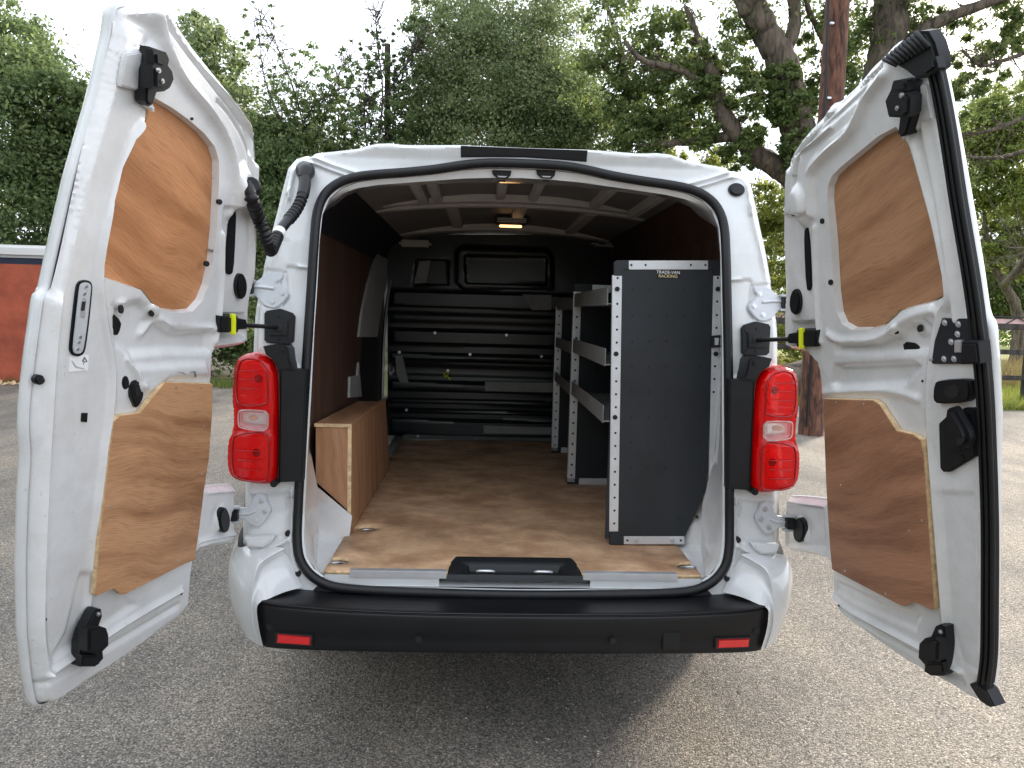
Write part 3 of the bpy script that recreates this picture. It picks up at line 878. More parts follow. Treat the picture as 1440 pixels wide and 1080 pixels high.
def corner(s):
    def q(u, v, y):
        P = at_y(u, v, y); return (P[0] * -s, P[1], P[2])
    c0 = [q(370, 909, -.165), q(364, 882, -.176), q(362, 852, -.172), q(378, 842, -.15), q(402, 832, -.10), q(426, 826, -.045)]
    c1 = [q(361, 906, -.150), q(353, 876, -.160), q(352, 846, -.155), q(355, 816, -.135), q(364, 790, -.100), q(396, 770, -.035)]
    c2 = [q(345, 893, -.100), q(334, 862, -.100), q(329, 832, -.100), q(328, 806, -.085), q(334, 784, -.055), q(352, 768, -.012)]
    c3 = [q(337, 872, .050), q(326, 842, .040), q(322, 815, .035), q(322, 795, .035), q(325, 779, .03), q(334, 766, .03)]
    c4 = [(-.905 * -s, .30, c3[0][2]), (-.935 * -s, .32, c3[1][2]), (-.945 * -s, .33, c3[2][2]), (-.945 * -s, .33, c3[3][2]), (-.94 * -s, .33, c3[4][2]), (-.93 * -s, .33, c3[5][2])]
    c5 = [(x, .95, z) for x, y, z in c4]
    ch = [tuple(np.array(a) * .30 + np.array(b) * .70 + np.array((0, .020 * w, 0))) for a, b, w in zip(c0, c1, (.1, .2, .3, .9, 1.0, .5))]
    cg = [tuple(np.array(a) * .10 + np.array(b) * .90 + np.array((0, .002 * w, 0))) for a, b, w in zip(c0, c1, (.1, .2, .3, 1.2, 1.4, .8))]
    S = grid_smooth([c0, ch, cg, c1, c2, c3, c4, c5], 5, 5)
    o = loft('bumper_corner', S, 'white', BUMP, smooth=70, flip=(s > 0))
    # ledge pad under the hinge
    P = side(L([(346, 753), (389, 752), (382, 761), (372, 768), (350, 766)]), s)
    plate('ledge_pad', REAR, P, -.005, .022, 'white', body, bevel=.006)
for s in (-1, 1): corner(s)

# ---- tail lamps
def lamp(s):
    def fy(x): return -.05 + 1.7 * max(0.0, abs(x) - .79) ** 2
    def q(pts, y):
        out = []
        for u, v in pts:
            Y = y
            for _ in range(8):
                P = at_y(u, v, Y); Y = fy(P[0]) - (y + .06)
            out.append((P[0] * -s, P[2]))
        return out
    class F_:
        def xyz(self, p, q_, h=0.0):
            p = np.asarray(p, float); q_ = np.asarray(q_, float); h = np.asarray(h, float) + 0 * p
            w = np.maximum(0, np.abs(p) - .79)
            return np.stack([p, -.05 + 1.7 * w ** 2 - h, q_], -1)
    Fs = F_()
    # black mounting panel between lamp and seal, upper bracket
    P = q([(386, 521), (424, 522), (421, 600), (418, 684), (384, 685)], -.02)
    pan = plate('lamp_mount', Fs, P if s < 0 else P[::-1], -.09, -.022, 'black', VAN, bevel=.004)
    P = q([(362, 488), (374, 486), (395, 487), (399, 492), (401, 508), (405, 522), (386, 523), (378, 508), (366, 500)], -.02)
    plate('lamp_bracket', Fs, P, -.09, -.012, 'black', pan, bevel=.006)
    P = q([(386, 522), (399, 523), (396, 684), (384, 684)], -.03)
    plate('lamp_gutter', Fs, P, -.06, -.026, 'rubber', pan, bevel=.003)
    bolt('lamp_screw', Fs, q([(389, 496)], -.02)[0], .008, -.02, -.006, 'rubber', pan)
    bolt('lamp_screw', Fs, q([(378, 686)], -.02)[0], .011, -.06, -.006, 'rubber', pan)
    O = q([(331, 502), (345, 497), (358, 498), (372, 503), (381, 512), (386, 530), (387, 600), (386, 676), (380, 685), (350, 683), (327, 678), (318, 667), (315, 650), (316, 622), (321, 610), (324, 602), (324, 576), (322, 562), (323, 540), (325, 515)], -.06)
    O = [tuple(p) for p in chaikin(O, 1)]
    hs = plate('tail_lamp', Fs, O, -.10, -.045, 'lamp_house', VAN, bevel=.004)
    # reflector bowls and bulbs seen through the lens
    for (u, v, rx, ry) in ((355, 535, .040, .060), (352, 642, .042, .055)):
        c = q([(u, v)], -.03)[0]
        bw = plate('reflector_bowl', Fs, ellipse(c, rx, ry, 24), -.046, -.030, 'mirror', hs, bevel=.014)
        V, T = triangulate(resample(ellipse(c, .013, .013, 12), .006), [], .006)
        r = np.hypot(V[:, 0] - c[0], V[:, 1] - c[1]) / .013
        link('bulb', mesh_from('bulb', Fs.xyz(V[:, 0], V[:, 1], -.034 + .022 * np.sqrt(np.maximum(0, 1 - r * r))), T, 60), hs, 'hole')
        for k in range(3):
            d = (-.022 + .022 * k)
            plate('reflector_facet', Fs, [(c[0] - rx * .8, c[1] + d - .004 + .02), (c[0] + rx * .8, c[1] + d - .004 + .02), (c[0] + rx * .8, c[1] + d + .004 + .02), (c[0] - rx * .8, c[1] + d + .004 + .02)], -.031, -.026, 'mirror', hs, bevel=.003)
    # lens: domed skin with two raised lobes and a waist
    up = q([(336, 508), (346, 502), (360, 503), (371, 508), (378, 520), (379, 560), (377, 571), (336, 572), (331, 560), (331, 530)], -.06)
    dn = q([(331, 608), (378, 604), (381, 620), (380, 670), (374, 679), (345, 677), (330, 672), (325, 660), (325, 622)], -.06)
    wst = q([(336, 579), (340, 576), (372, 577), (378, 583), (377, 601), (372, 606), (341, 602), (336, 598)], -.06)
    OR = resample(O, .007)
    V, T = triangulate(OR, [], .007, [(resample(wst, .007), True)])
    d = seg_dist(V, O, True)
    h = -.045 + .038 * np.sqrt(np.clip(d / .008, 0, 1)) + height(V, [('area', up, .010, .007), ('area', dn, .010, .007), ('area', wst, -.005, .005)])
    for k in range(0, 3): h += .0012 * np.exp(-((V[:, 1] - (q([(350, 560)], -.06)[0][1] - .016 * k)) / .004) ** 2)
    X = Fs.xyz(V[:, 0], V[:, 1], h)
    inw = inside(V[T].mean(1), wst)
    me = mesh_from('red_lens', X, T[~inw], 60); link('red_lens', me, hs, 'red_lens')
    me = mesh_from('clear_lens', X, T[inw], 60); link('clear_lens', me, hs, 'clear_lens')
    wi = q([(337, 581), (371, 583), (370, 599), (337, 596)], -.06)
    plate('reversing_reflector', Fs, wi, -.046, -.025, 'mirror', hs, bevel=.006)
    c = q([(350, 590)], -.04)[0]
    plate('bulb', Fs, ellipse(c, .014, .009, 14), -.026, -.012, 'amber', hs, bevel=.006)
    for pg in (up, dn):
        c_ = np.mean(pg, 0)
        for k_, hh_ in ((.95, .0030),):
            lp_ = chaikin([tuple(c_ + (np.array(p_) - c_) * k_) for p_ in pg], 1)
            tube('lens_groove', [Fs.xyz(a_, b_, hh_) for a_, b_ in lp_], .0026, 'groove', hs, n=6, closed=True)
        for t_ in (-.35, .0, .35):
            w_ = .30 * (max(p_[0] for p_ in pg) - min(p_[0] for p_ in pg)); y_ = c_[1] + t_ * .5 * (max(p_[1] for p_ in pg) - min(p_[1] for p_ in pg))
            tube('lens_rib', [Fs.xyz(c_[0] + x_, y_, .0122) for x_ in (-w_, 0, w_)], .0016, 'groove', hs, n=6)
    # pale rim of the clear window
    rim3 = [Fs.xyz(a, b, .0075) for a, b in chaikin(wst, 1)]
    tube('lens_rim', rim3, .0022, 'clear_lens', hs, n=6, closed=True)
for s in (-1, 1): lamp(s)

# ================================================================== LOAD SPACE
ZF = .59
FL = Plane((0, 0, ZF), (0, 1, 0), (0, 0, 1))
step_l = [(-.215, -.045), (-.208, .035), (-.195, .058)]
floor_o = [(-.592, -.035), (-.212, -.035), (-.209, .030), (-.196, .062), (.196, .062), (.209, .030), (.212, -.035), (.588, -.035), (.590, .40), (.600, 2.40), (-.600, 2.40), (-.612, 1.56), (-.592, .50)]
ring_px = [(517, 743, 14, 3.2), (475, 789, 16, 4.5), (968, 795, 17, 4.6)]
hs = []
for (u, v, rx, ry) in ring_px:
    e = [FL.loc(u + rx * math.cos(t), v + ry * math.sin(t)) for t in np.linspace(0, 2 * math.pi, 20, endpoint=False)]
    hs.append(e)
floor = sheet('load_floor', FL, floor_o, hs, [], .05, 'ply_floor', VAN)
md = floor.modifiers.new('thickness', 'SOLIDIFY'); md.thickness = .012; md.offset = -1
floor.data.materials.append(MT['ply_edge']); md.material_offset_rim = 1
for e in hs:
    c = np.mean(e, 0)
    k = plate('lashing_ring', FL, ellipse(c, .042, .030, 18), -.03, -.022, 'hole', floor, bevel=.002)
    ring = [(c[0] + .026 * math.cos(t), c[1] + .016 * math.sin(t), ZF - .010) for t in np.linspace(0, 2 * math.pi, 20, endpoint=False)]
    tube('ring', ring, .0035, 'steel', k, n=8, closed=True)
for x0, x1 in ((-.512, -.214), (.213, .512)):
    a = box('edge_strip', (x0, -.0405, ZF - .020), (x1, -.0355, ZF + .0022), 'alu', floor, bevel=.001)
    box('strip_top', (x0, -.0350, ZF + .0006), (x1, -.014, ZF + .0022), 'alu', a, bevel=.0005)
# floor joints: seam across the sheet and a few pale nicks
SILL = Plane((0, -.040, .545), (0, 1, .15), (0, -.15, 1))
sheet('sill', SILL, [(-.60, .0), (.60, .0), (.60, .20), (-.60, .20)], [], [], .08, 'white', body)
for x0, x1 in ((-.70, -.57), (.57, .70)):
    box('floor_gutter', (x0, .0, .540), (x1, .345, .571), 'inner', body, bevel=.002)
for x0, x1 in ((-.590, -.236), (.236, .588)):
    box('sill_riser', (x0, -.036, .536), (x1, -.028, ZF - .0125), 'white', body, bevel=.001)
# black step trim in the middle of the sill
ST = Plane((0, .016, .592), (0, 1, .22), (0, -.22, 1))
tr_o = [(-.235, -.062), (.235, -.062), (.238, -.040), (.213, -.030), (.206, .040), (.195, .068), (-.195, .068), (-.206, .040), (-.213, -.030), (-.238, -.040)]
tr_f = [('edge', tr_o, -.014, .010, True), ('area', [(-.150, -.040), (.150, -.040), (.150, .012), (-.150, .012)], -.014, .008),
        ('area', [(-.19, -.05), (.19, -.05), (.17, .03), (-.17, .03)], -.006, .02)]
trim = sheet('sill_trim', ST, tr_o, [], tr_f, .007, 'black', VAN)
for x in (-.092, .092):
    k = plate('catch_recess', ST, [(-.034 + x, -.022), (.034 + x, -.022), (.030 + x, .004), (-.030 + x, .004)], -.026, -.0165, 'hole', trim, bevel=.003)
    tube('catch_loop', [ST.xyz(x - .026, -.012, -.012), ST.xyz(x - .020, -.016, -.008), ST.xyz(x + .020, -.016, -.008), ST.xyz(x + .026, -.012, -.012)], .006, 'steel', trim, n=8)

# left wheel arch box in plywood
BX = -.575
def boxply():
    zt = 1.003
    me = None
    Fp = Plane((0, .345, 0), (0, 0, 1), (0, -1, 0))      # local = (x?, z)
    def lo(u, v): return Fp.loc(u, v)
    root = plate('wheel_box', Fp, [(-.70, .78), (BX - .0015, .668), (BX - .0015, zt - .013), (-.70, zt - .013)], -.012, 0, 'ply_box', VAN, bevel=.0008)
    Sp = Plane((BX, 0, 0), (0, 0, 1), (1, 0, 0))
    plate('side_panel', Sp, [(.347 - 0, ZF + .002), (1.50, ZF + .002), (1.30, .972), (.347, zt - .013)][::1], -.012, 0, 'ply_box', root, bevel=.0008)
    # pale edges
    box('panel_edge', (BX - .0125, .3435, .655), (BX + .0008, .3472, zt - .0135), 'ply_edge', root, bevel=.0004)
    T = Plane((0, 0, zt), (0, 1, -.036), (0, .036, 1))
    tp = plate('top_panel', T, [(-.705, .343), (BX + .001, .343), (BX + .001, 1.30), (-.705, 1.30)], -.012, 0, 'ply_box', root, bevel=.0008)
    box('panel_edge', (-.704, .3405, zt - .0245), (BX + .0012, .3428, zt - .0128), 'ply_edge', root, bevel=.0004)
boxply()

# side linings
WX = .728
for s in (-1, 1):
    Pn = Plane((s * WX, 0, 0), (0, 0, 1), (-s, 0, 0))
    pts = [(.335, .62), (.335, 1.66), (.38, 1.735), (.55, 1.77), (.95, 1.785), (1.45, 1.775), (1.83, 1.742), (1.86, 1.68), (1.72, 1.55), (1.60, 1.38), (1.53, 1.24), (1.45, 1.0), (1.42, .62)] if s < 0 else \
          [(.335, .62), (.335, 1.66), (.40, 1.69), (.7, 1.69), (1.2, 1.69), (1.75, 1.69), (1.9, 1.68), (2.2, 1.64), (2.36, 1.5), (2.36, .62)]
    loc = []
    for y, z in pts:
        x = np.array((s * WX, y, z)) - Pn.o; loc.append((x @ Pn.a, x @ Pn.b))
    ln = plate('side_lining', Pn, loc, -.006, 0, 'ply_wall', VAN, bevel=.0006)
    if s < 0:
        def wl_(u, v):
            P = at_x(u, v, -WX + .01); x = P - Pn.o; return (x @ Pn.a, x @ Pn.b)
        # white slider frame ahead of the lining, with its black rubber
        fr = plate('slider_frame', Pn, [wl_(*q) for q in ((533, 346), (545, 342), (556, 352), (548, 385), (538, 425), (531, 474), (505, 474), (509, 440), (517, 400), (527, 370))], -.004, .010, 'headlin', body, bevel=.003)
        tube('slider_seal', spline([at_x(u, v, -WX + .02) for u, v in ((527, 336), (545, 340), (557, 350), (552, 385), (544, 430), (539, 480), (537, 560), (536, 612))], 5), .011, 'rubber', body, n=8)
        tube('slider_trim', spline([at_x(u, v, -WX + .04) for u, v in ((566, 345), (557, 370), (549, 400), (543, 440), (540, 480), (538, 540), (538, 600))], 5), .005, 'dull', body, n=6)
        plate('lining_tab', Pn, [wl_(*q) for q in ((493, 530), (503, 528), (505, 510), (509, 558), (492, 559))], .0, .010, 'headlin', body, bevel=.001)
    # outer wall behind and dark cant rail above the lining
    Pw = [(y, z) for y, z in ((.20, .5), (2.46, .5), (2.46, 1.62), (.20, 1.62))]
    yz = [(s * (WX + .012), y, z) for y, z in ((.30, .45), (.30, 1.70), (2.50, 1.68), (2.50, .45))]
    link('inner_wall', mesh_from('inner_wall', yz, [(0, 1, 2, 3)]), body, 'lining')
    hi = 0 if s < 0 else 1
    r0 = [(s * (WX + .010), y, 1.64 + .04 * hi) for y in (.30, 1.0, 1.8, 2.5)]
    r1 = [(s * (.70 + .005 * hi), y, 1.77 + .01 * hi) for y in (.30, 1.0, 1.8, 2.5)]
    r2 = [(s * (.62), y, 1.835 + .02 * hi) for y in (.30, 1.0, 1.8, 2.5)]
    r3 = [(s * (.54), y, 1.862) for y in (.30, 1.0, 1.8, 2.5)]
    loft('cant_rail', [r0, r1, r2, r3], 'lining' if s < 0 else 'cantply', body, smooth=60)  # left rail is near-black, right rail brown

# roof underside with pressed ribs and cross members
RZ = 1.893
def arch(x): return -.075 * (x / .6) ** 2
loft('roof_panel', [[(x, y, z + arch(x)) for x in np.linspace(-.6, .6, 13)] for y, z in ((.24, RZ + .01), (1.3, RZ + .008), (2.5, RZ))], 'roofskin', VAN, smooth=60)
roof = bpy.data.objects['roof_panel']
def beam(y0, y1, z0, z1, xa=.60):
    xs = np.linspace(-xa, xa, 13)
    rows = []
    for y, z in ((y0 - .03, z1), (y0, z0), (y1, z0), (y1 + .03, z1)):
        rows.append([(x, y, z + arch(x) * .55) for x in xs])
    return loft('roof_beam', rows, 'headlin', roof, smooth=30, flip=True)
beam(.98, 1.04, 1.872, RZ + .006, .60); beam(1.08, 1.13, 1.866, RZ + .006, .60)
beam(2.02, 2.12, 1.862, RZ + .01, .60)
for x0, x1 in ((-.40, -.36), (-.34, -.30), (-.075, -.035), (.065, .105), (.33, .37), (.50, .54)):
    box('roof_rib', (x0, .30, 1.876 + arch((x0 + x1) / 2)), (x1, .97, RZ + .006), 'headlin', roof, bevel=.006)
for x0, x1 in ((-.30, -.24), (.02, .08), (.34, .40)):
    box('roof_rib', (x0, 1.17, 1.880 + arch((x0 + x1) / 2)), (x1, 2.02, RZ + .006), 'headlin', roof, bevel=.005)
for u, v in ((590, 343), (860, 343)):
    c = at_y(u, v, 2.30)
    box('grab_bracket', c - [.12, .05, .02], c + [.07, .05, .02], 'headlin', roof, bevel=.015)
# interior lamp
c = at_z(719, 314, 1.862)
lm = box('interior_lamp', c - [.085, .07, .006], c + [.085, .05, .030], 'lining', VAN, bevel=.008)
bulb_c = at_y(718, 318, c[1] - .060)
box('lamp_strip', bulb_c - [.058, .004, .007], bulb_c + [.058, .006, .006], 'lamp', lm, bevel=.003)
for k in range(3):
    box('lamp_grille', c - [.075, .074 - .0, .002 - .008 * k], c + [.075, -.069, .002 + .008 * k], 'headlin', lm, bevel=.0005)

# bulkhead
YB = 2.42
BK = Plane((0, YB, 0), (0, 0, 1), (0, -1, 0))
def bk(pts): return BK.locs(pts)
bo = bk([(545, 612), (545, 330), (900, 330), (900, 622), (720, 620)])
def sw(v0, v1, h, r=.022):
    return ('area', bk([(548, v0 - 2), (880, v0 + 8), (880, v1 + 8), (548, v1 - 2)]), h, r)
bf = [sw(408, 434, .014), sw(439, 455, .010), sw(462, 486, .018), sw(496, 508, .016, .014), sw(512, 530, -.010), sw(535, 551, .022, .016), sw(560, 568, .012, .010), sw(574, 581, .016, .010), sw(588, 613, .020, .016),
      ('area', bk([(640, 352), (650, 346), (770, 350), (778, 360), (778, 408), (650, 408), (640, 398)]), .012, .016),
      ('area', bk([(652, 358), (770, 361), (770, 402), (654, 400)]), -.020, .012),
      ('area', bk([(585, 364), (632, 364), (632, 402), (580, 402)]), -.012, .012)]
bulk = sheet('bulkhead', BK, bo, [], bf, .014, 'bulk', VAN, smooth=30)
for q_ in ([(682, 536), (782, 538), (782, 551), (682, 549)], [(680, 597), (782, 600), (782, 610), (680, 608)]):
    plate('bulkhead_bracket', BK, bk(q_), .026, .040, 'tray', bulk, bevel=.003)
plate('bulkhead_bracket', BK, bk([(590, 368), (606, 366), (600, 398), (582, 399)]), .0, .02, 'tray', bulk, bevel=.003)
plate('bulkhead_bracket', BK, bk([(556, 500), (566, 500), (572, 525), (577, 545), (566, 545), (558, 525)]), .0, .02, 'tray', bulk, bevel=.003)
plate('bulkhead_patch', BK, bk([(734, 414), (775, 415), (775, 436), (748, 436)]), .0175, .0185, 'tray', bulk, bevel=.0005)
for c in ((612, 468), (712, 471), (562, 495), (661, 498), (761, 501), (630, 521), (572, 576), (588, 613), (670, 616), (748, 618)):
    bolt('bulkhead_bolt', BK, bk([c])[0], .009, .012, .034, 'steel', bulk)
# front floor lip
link('floor_lip', mesh_from('floor_lip', [(-.60, 2.36, ZF + .003), (.6, 2.36, ZF + .003), (.6, 2.44, ZF + .03), (-.6, 2.44, ZF + .03)], [(0, 1, 2, 3)]), bulk, 'tray')
# cord hanging from a bulkhead bolt
cp0 = BK.xyz(*bk([(628, 528)])[0], .03)
cord = []
for i in range(26):
    t = i / 25
    cord.append(cp0 + np.array([.020 * math.sin(9 * t) * (.4 + t), -.01 - .006 * math.cos(15 * t), .02 - .032 * t + .012 * math.sin(13 * t)]))
ck = tube('yellow_cord', spline(cord, 2), .0036, 'yellow', None, n=6)
tag(ck, 'small yellow knotted cord hanging on the black bulkhead', 'cord')

# ---- wheels
def wheel(x, y):
    s = -1 if x < 0 else 1
    prof = [(.20, -.10), (.31, -.105), (.335, -.08), (.34, 0), (.335, .08), (.31, .105), (.20, .10)]
    rings = [[(x + w * 1.0, y + r * math.cos(a), .34 + r * math.sin(a)) for r, w in prof] for a in np.linspace(0, 2 * math.pi, 33)[:-1]]
    rings.append(rings[0])
    w_ = loft('wheel', rings, 'tyre', VAN, smooth=40, flip=True)
    rings = [[(x + w, y + r * math.cos(a), .34 + r * math.sin(a)) for r, w in ((.205, -.09), (.205, .09), (.18, .06 * s + .0), (.06, .07 * s), (.0, .075 * s))] for a in np.linspace(0, 2 * math.pi, 33)]
    loft('rim', rings, 'rim', w_, smooth=40)
for x in (-.80, .80):
    for y in (.95, 3.95): wheel(x, y)

# ================================================================== REAR DOORS
DL = Plane((-1.057, -.749, .544), (.242, -.099, 1.365), (.961, -.2054, -.1853))
DR = Plane((1.031, -.751, .563), (-.321, -.137, 1.357), (-.9617, -.1308, -.2407))

def make_door(D, outline, feats, label, cell=.0058, base_edge=-.024, lines=()):
    def rim_h(u):          # the free edge shows its folded hem, the hinge edge shows the inner pressing
        w = (300 - u) / 160 if u < 720 else (u - 1170) / 120
        return (base_edge - .008) * max(0.0, min(1.0, w))
    ol = [tuple(D.loc(u, v, rim_h(u))) for u, v in outline]
    ol_s = [tuple(p) for p in chaikin(resample(ol, .05), 1)]
    fs = [('edge', ol_s, base_edge, .016, True)] + feats
    lines = auto_lines(fs, ol_s)
    d = sheet('rear_door', D, ol_s, [], fs, cell, 'inner', VAN, smooth=48, lines=lines, label=label)
    # outer skin: folded hem, curved panel behind
    P = np.array(resample(ol_s, .02))
    A = np.sum(P[:, 0] * np.roll(P[:, 1], -1) - np.roll(P[:, 0], -1) * P[:, 1])
    if A < 0: P = P[::-1]
    T = np.roll(P, -1, 0) - np.roll(P, 1, 0); T /= np.linalg.norm(T, axis=1)[:, None]
    N = np.stack([T[:, 1], -T[:, 0]], 1)                     # outward
    rings = []
    for off, h in ((-.004, base_edge + .003), (.0015, base_edge + .001), (.003, base_edge - .004), (.002, base_edge - .012), (-.006, base_edge - .026), (-.03, base_edge - .044)):
        Q = P + N * off
        rings.append([tuple(x) for x in D.xyz(Q[:, 0], Q[:, 1], h)])
    sk = loft('outer_skin', rings, 'white', d, closed=True, smooth=70, flip=True)
    Q = P + N * -.03
    V, Tt = triangulate(Q, [], .06)
    dd = seg_dist(V, Q, True)
    X = D.xyz(V[:, 0], V[:, 1], base_edge - .044 - .022 * sstep(dd / .2))
    link('skin_panel', mesh_from('skin_panel', X, Tt[:, ::-1], 60), d, 'white')
    return d

class DoorKit:
    def __init__(s, D, root): s.D, s.r = D, root
    def plug(s, u, v, rx, ry, name='rubber_plug', h=.0, t=.004, m='rubber', bevel=.003, rot=0.0):
        return plate(name, s.D, s.D.locs(ellipse((u, v), rx, ry, 20, rot), h), h - .006, h + t, m, s.r, bevel=bevel)
    def hole(s, u, v, rx, ry, h=.0, rot=0.0):
        return plate('door_hole', s.D, s.D.locs(ellipse((u, v), rx, ry, 16, rot), h), h - .004, h + .0008, 'hole', s.r, bevel=.0003)  # flat black disc, the shade inside the hole is its colour
    def pl(s, name, pts, h0, h1, m, bevel=.002, parent=None, rnd=0, side_m=None, label=None):
        P = s.D.locs(pts, h1)
        if rnd: P = [tuple(q) for q in chaikin(P, rnd)]
        return plate(name, s.D, P, h0, h1, m, parent or s.r, bevel=bevel, side_m=side_m, label=label)
    def xyz(s, u, v, h):
        p, q = s.D.loc(u, v, h); return s.D.xyz(p, q, h)

def dl(pts): return DL.locs(pts)
def dr(pts): return DR.locs(pts)

# ---------------- left door
LW = [(218, 136), (240, 152), (262, 168), (285, 188), (299, 206), (305, 226), (305, 260), (302, 320), (297, 370), (290, 402), (281, 424), (268, 438), (250, 440),
      (230, 437), (215, 426), (201, 408), (165, 396), (143, 388), (143, 372), (149, 335), (160, 280), (173, 235), (190, 195), (201, 180), (207, 165), (208, 150), (212, 141)]
l_out = [(155, 14), (160, 6), (190, 4), (225, 1), (233, 6), (250, 30), (280, 70), (320, 118), (345, 150), (361, 176), (368, 196), (369, 230), (367, 290), (365, 340), (362, 390), (359, 420), (357, 482), (345, 487), (320, 491), (303, 493),
         (300, 540), (297, 600), (292, 650), (286, 690), (310, 686), (337, 684), (337, 764), (300, 771), (274, 777), (270, 800), (266, 848), (258, 860), (245, 872), (160, 925), (55, 991), (46, 991), (42, 986), (36, 955), (29, 890), (27, 800), (30, 700), (34, 640), (31, 605), (32, 570), (40, 500), (52, 416), (60, 408), (68, 370), (95, 250), (130, 130), (151, 45)]
B1 = [(174, 15), (164, 60), (142, 140), (112, 265), (88, 385), (76, 480), (68, 600), (62, 720), (58, 840), (59, 900), (66, 948)]
B2 = [(200, 178), (188, 200), (163, 270), (146, 335), (139, 390), (142, 430), (150, 480), (157, 530), (153, 590), (146, 640), (140, 700), (135, 770), (130, 835), (116, 900)]
lf = [('area', dl([(130, -20), (172, -20), (162, 60), (140, 140), (109, 265), (85, 385), (73, 480), (65, 600), (59, 720), (55, 840), (56, 900), (63, 948), (90, 1010), (10, 1030), (0, 800), (5, 600), (30, 400), (100, 120)]), -.010, .0101),
      ('bead', dl(B1), .010, .007),
      ('bead', dl(B2), .011, .009),
      ('bead', dl([(66, 948), (150, 892), (205, 858), (254, 830)]), .012, .007),
      ('bead', dl([(60, 965), (150, 912), (250, 852)]), -.008, .008),
      ('area', dl([(112, 800), (134, 800), (200, 850), (150, 885), (75, 935), (66, 930), (90, 890)]), -.010, .02),
      ('area', dl([(u + (3 if u > 220 else -3), v) for u, v in LW]), -.034, .008),
      ('bead', dl([(222, 20), (236, 72), (258, 112), (290, 150), (315, 190), (327, 228), (331, 275), (327, 300)]), .016, .013),
      ('bead', dl([(236, 30), (270, 78), (310, 128), (340, 165), (352, 200), (355, 250)]), -.012, .009),
      ('bead', dl([(306, 142), (322, 160), (340, 190), (349, 215), (351, 238)]), -.009, .004),
      ('area', dl([(235, 4), (368, 195), (369, 235), (360, 235), (340, 180), (300, 125), (245, 50), (226, 10)]), -.016, .016),
      ('bead', dl([(313, 330), (312, 400), (308, 450), (303, 480)]), .008, .008),
      ('area', dl([(314, 290), (340, 285), (360, 300), (357, 480), (306, 488), (312, 400)]), -.014, .012),
      ('boss', DL.loc(338, 264), .034, .060, .020),
      ('area', dl([(309, 440), (352, 440), (352, 475), (309, 478)]), -.018, .012),
      ('area', dl([(155, 425), (200, 418), (225, 445), (240, 455), (300, 458), (300, 500), (230, 500), (185, 505), (160, 490)]), -.016, .022),
      ('bead', dl([(205, 470), (220, 452), (232, 456), (250, 466), (300, 462)]), .010, .010),
      ('boss', DL.loc(171, 436), .026, .022, .007), ('boss', DL.loc(214, 440), .022, .02, .006),
      ('area', dl([(180, 510), (290, 505), (298, 532), (235, 536), (205, 560), (185, 545)]), .010, .02),
      ('bead', dl([(178, 505), (188, 522), (196, 545)]), .006, .006),
      ('boss', DL.loc(194, 552), .022, .030, .008),
      ('area', dl([(278, 692), (336, 690), (336, 760), (278, 770)]), -.010, .012),
      ('boss', DL.loc(312, 730), .030, .040, .012),
      ('bead', dl([(280, 764), (300, 758), (335, 752)]), .010, .006),
      ('area', dl([(175, 65), (215, 70), (216, 130), (210, 140), (196, 126), (172, 118)]), .006, .006),
      ('bead', dl([(180, 25), (215, 45), (212, 62)]), -.012, .02)]
door_l = make_door(DL, l_out, lf, 'left rear door swung open, with a grey lock plate and yellow clip')
K = DoorKit(DL, door_l)
# plywood panels
K.pl('plywood_panel', LW, -.030, -.0165, 'ply_door_l', .001, side_m='ply_edge', label='upper orange plywood panel set into the left door')
LP = [(232, 538), (299, 540), (299, 575), (294, 645), (287, 690), (281, 740), (274, 788), (262, 792), (176, 836), (170, 836), (161, 828), (150, 832), (136, 838), (134, 836), (140, 760), (148, 690), (155, 630), (161, 592), (168, 585), (197, 581), (212, 562), (222, 550)]
lp = K.pl('plywood_panel', LP, .0015, .0140, 'ply_door_l2', .001, side_m='ply_edge', label='lower plywood panel with wavy grain screwed to the left door')
for c in ((248, 545), (283, 545), (284, 667), (156, 713), (251, 788), (194, 817), (287, 600)):
    bolt('panel_screw', DL, DL.loc(*c, .015), .0032, .0135, .0158, 'steel', lp)
for c in ((297, 352),):
    K.plug(c[0], c[1], 1.6, 2.2, 'panel_screw', -.006, .004, 'steel', .001)
# lock plate
lpz = K.pl('lock_plate', [(113, 396), (120, 394), (127, 395), (131, 400), (131, 408), (127, 450), (122, 488), (119, 498), (112, 502), (104, 500), (100, 494), (100, 485), (105, 440), (109, 404)], -.003, .0055, 'rubber', .002, rnd=1)
ins = [(114, 399), (120, 397), (126, 398), (129, 402), (128, 412), (124, 450), (119, 487), (116, 496), (111, 498), (105, 497), (103, 492), (103, 484), (108, 440), (112, 404)]
K.pl('lock_face', ins, .005, .0068, 'dull', .001, lpz, rnd=1)
K.pl('lock_slot', [(116, 418), (122, 419), (120, 447), (112, 446)], .0065, .0078, 'alu', .0008, lpz)
K.pl('lock_slot', [(116, 424), (121, 424), (119, 437), (114, 437)], .0075, .0086, 'hole', .0003, lpz)
for c in ((121, 403), (119, 413), (113, 474), (111, 481), (109, 491)):
    bolt('lock_screw', DL, DL.loc(*c, .007), .0055, .006, .0085, 'steel', lpz)
st = K.pl('sticker', [(98, 501), (125, 499), (124, 521), (97, 523)], .0, .0012, 'tag', .0002)
K.pl('sticker_print', [(115, 508), (119, 501), (123, 508), (121, 508), (119.5, 505), (117.5, 508)], .0012, .0016, 'print_', 0, st)
K.pl('sticker_print', [(116, 508), (123, 508), (123, 509.3), (116, 509.3)], .0012, .0016, 'print_', 0, st)
K.pl('sticker_print', [(118.3, 509), (119.4, 509), (117.5, 513), (116.5, 513)], .0012, .0016, 'print_', 0, st)
K.pl('sticker_print', [(100, 508), (102, 507), (108, 515), (119, 518), (119, 520), (106, 517)], .0012, .0016, 'dull', 0, st)
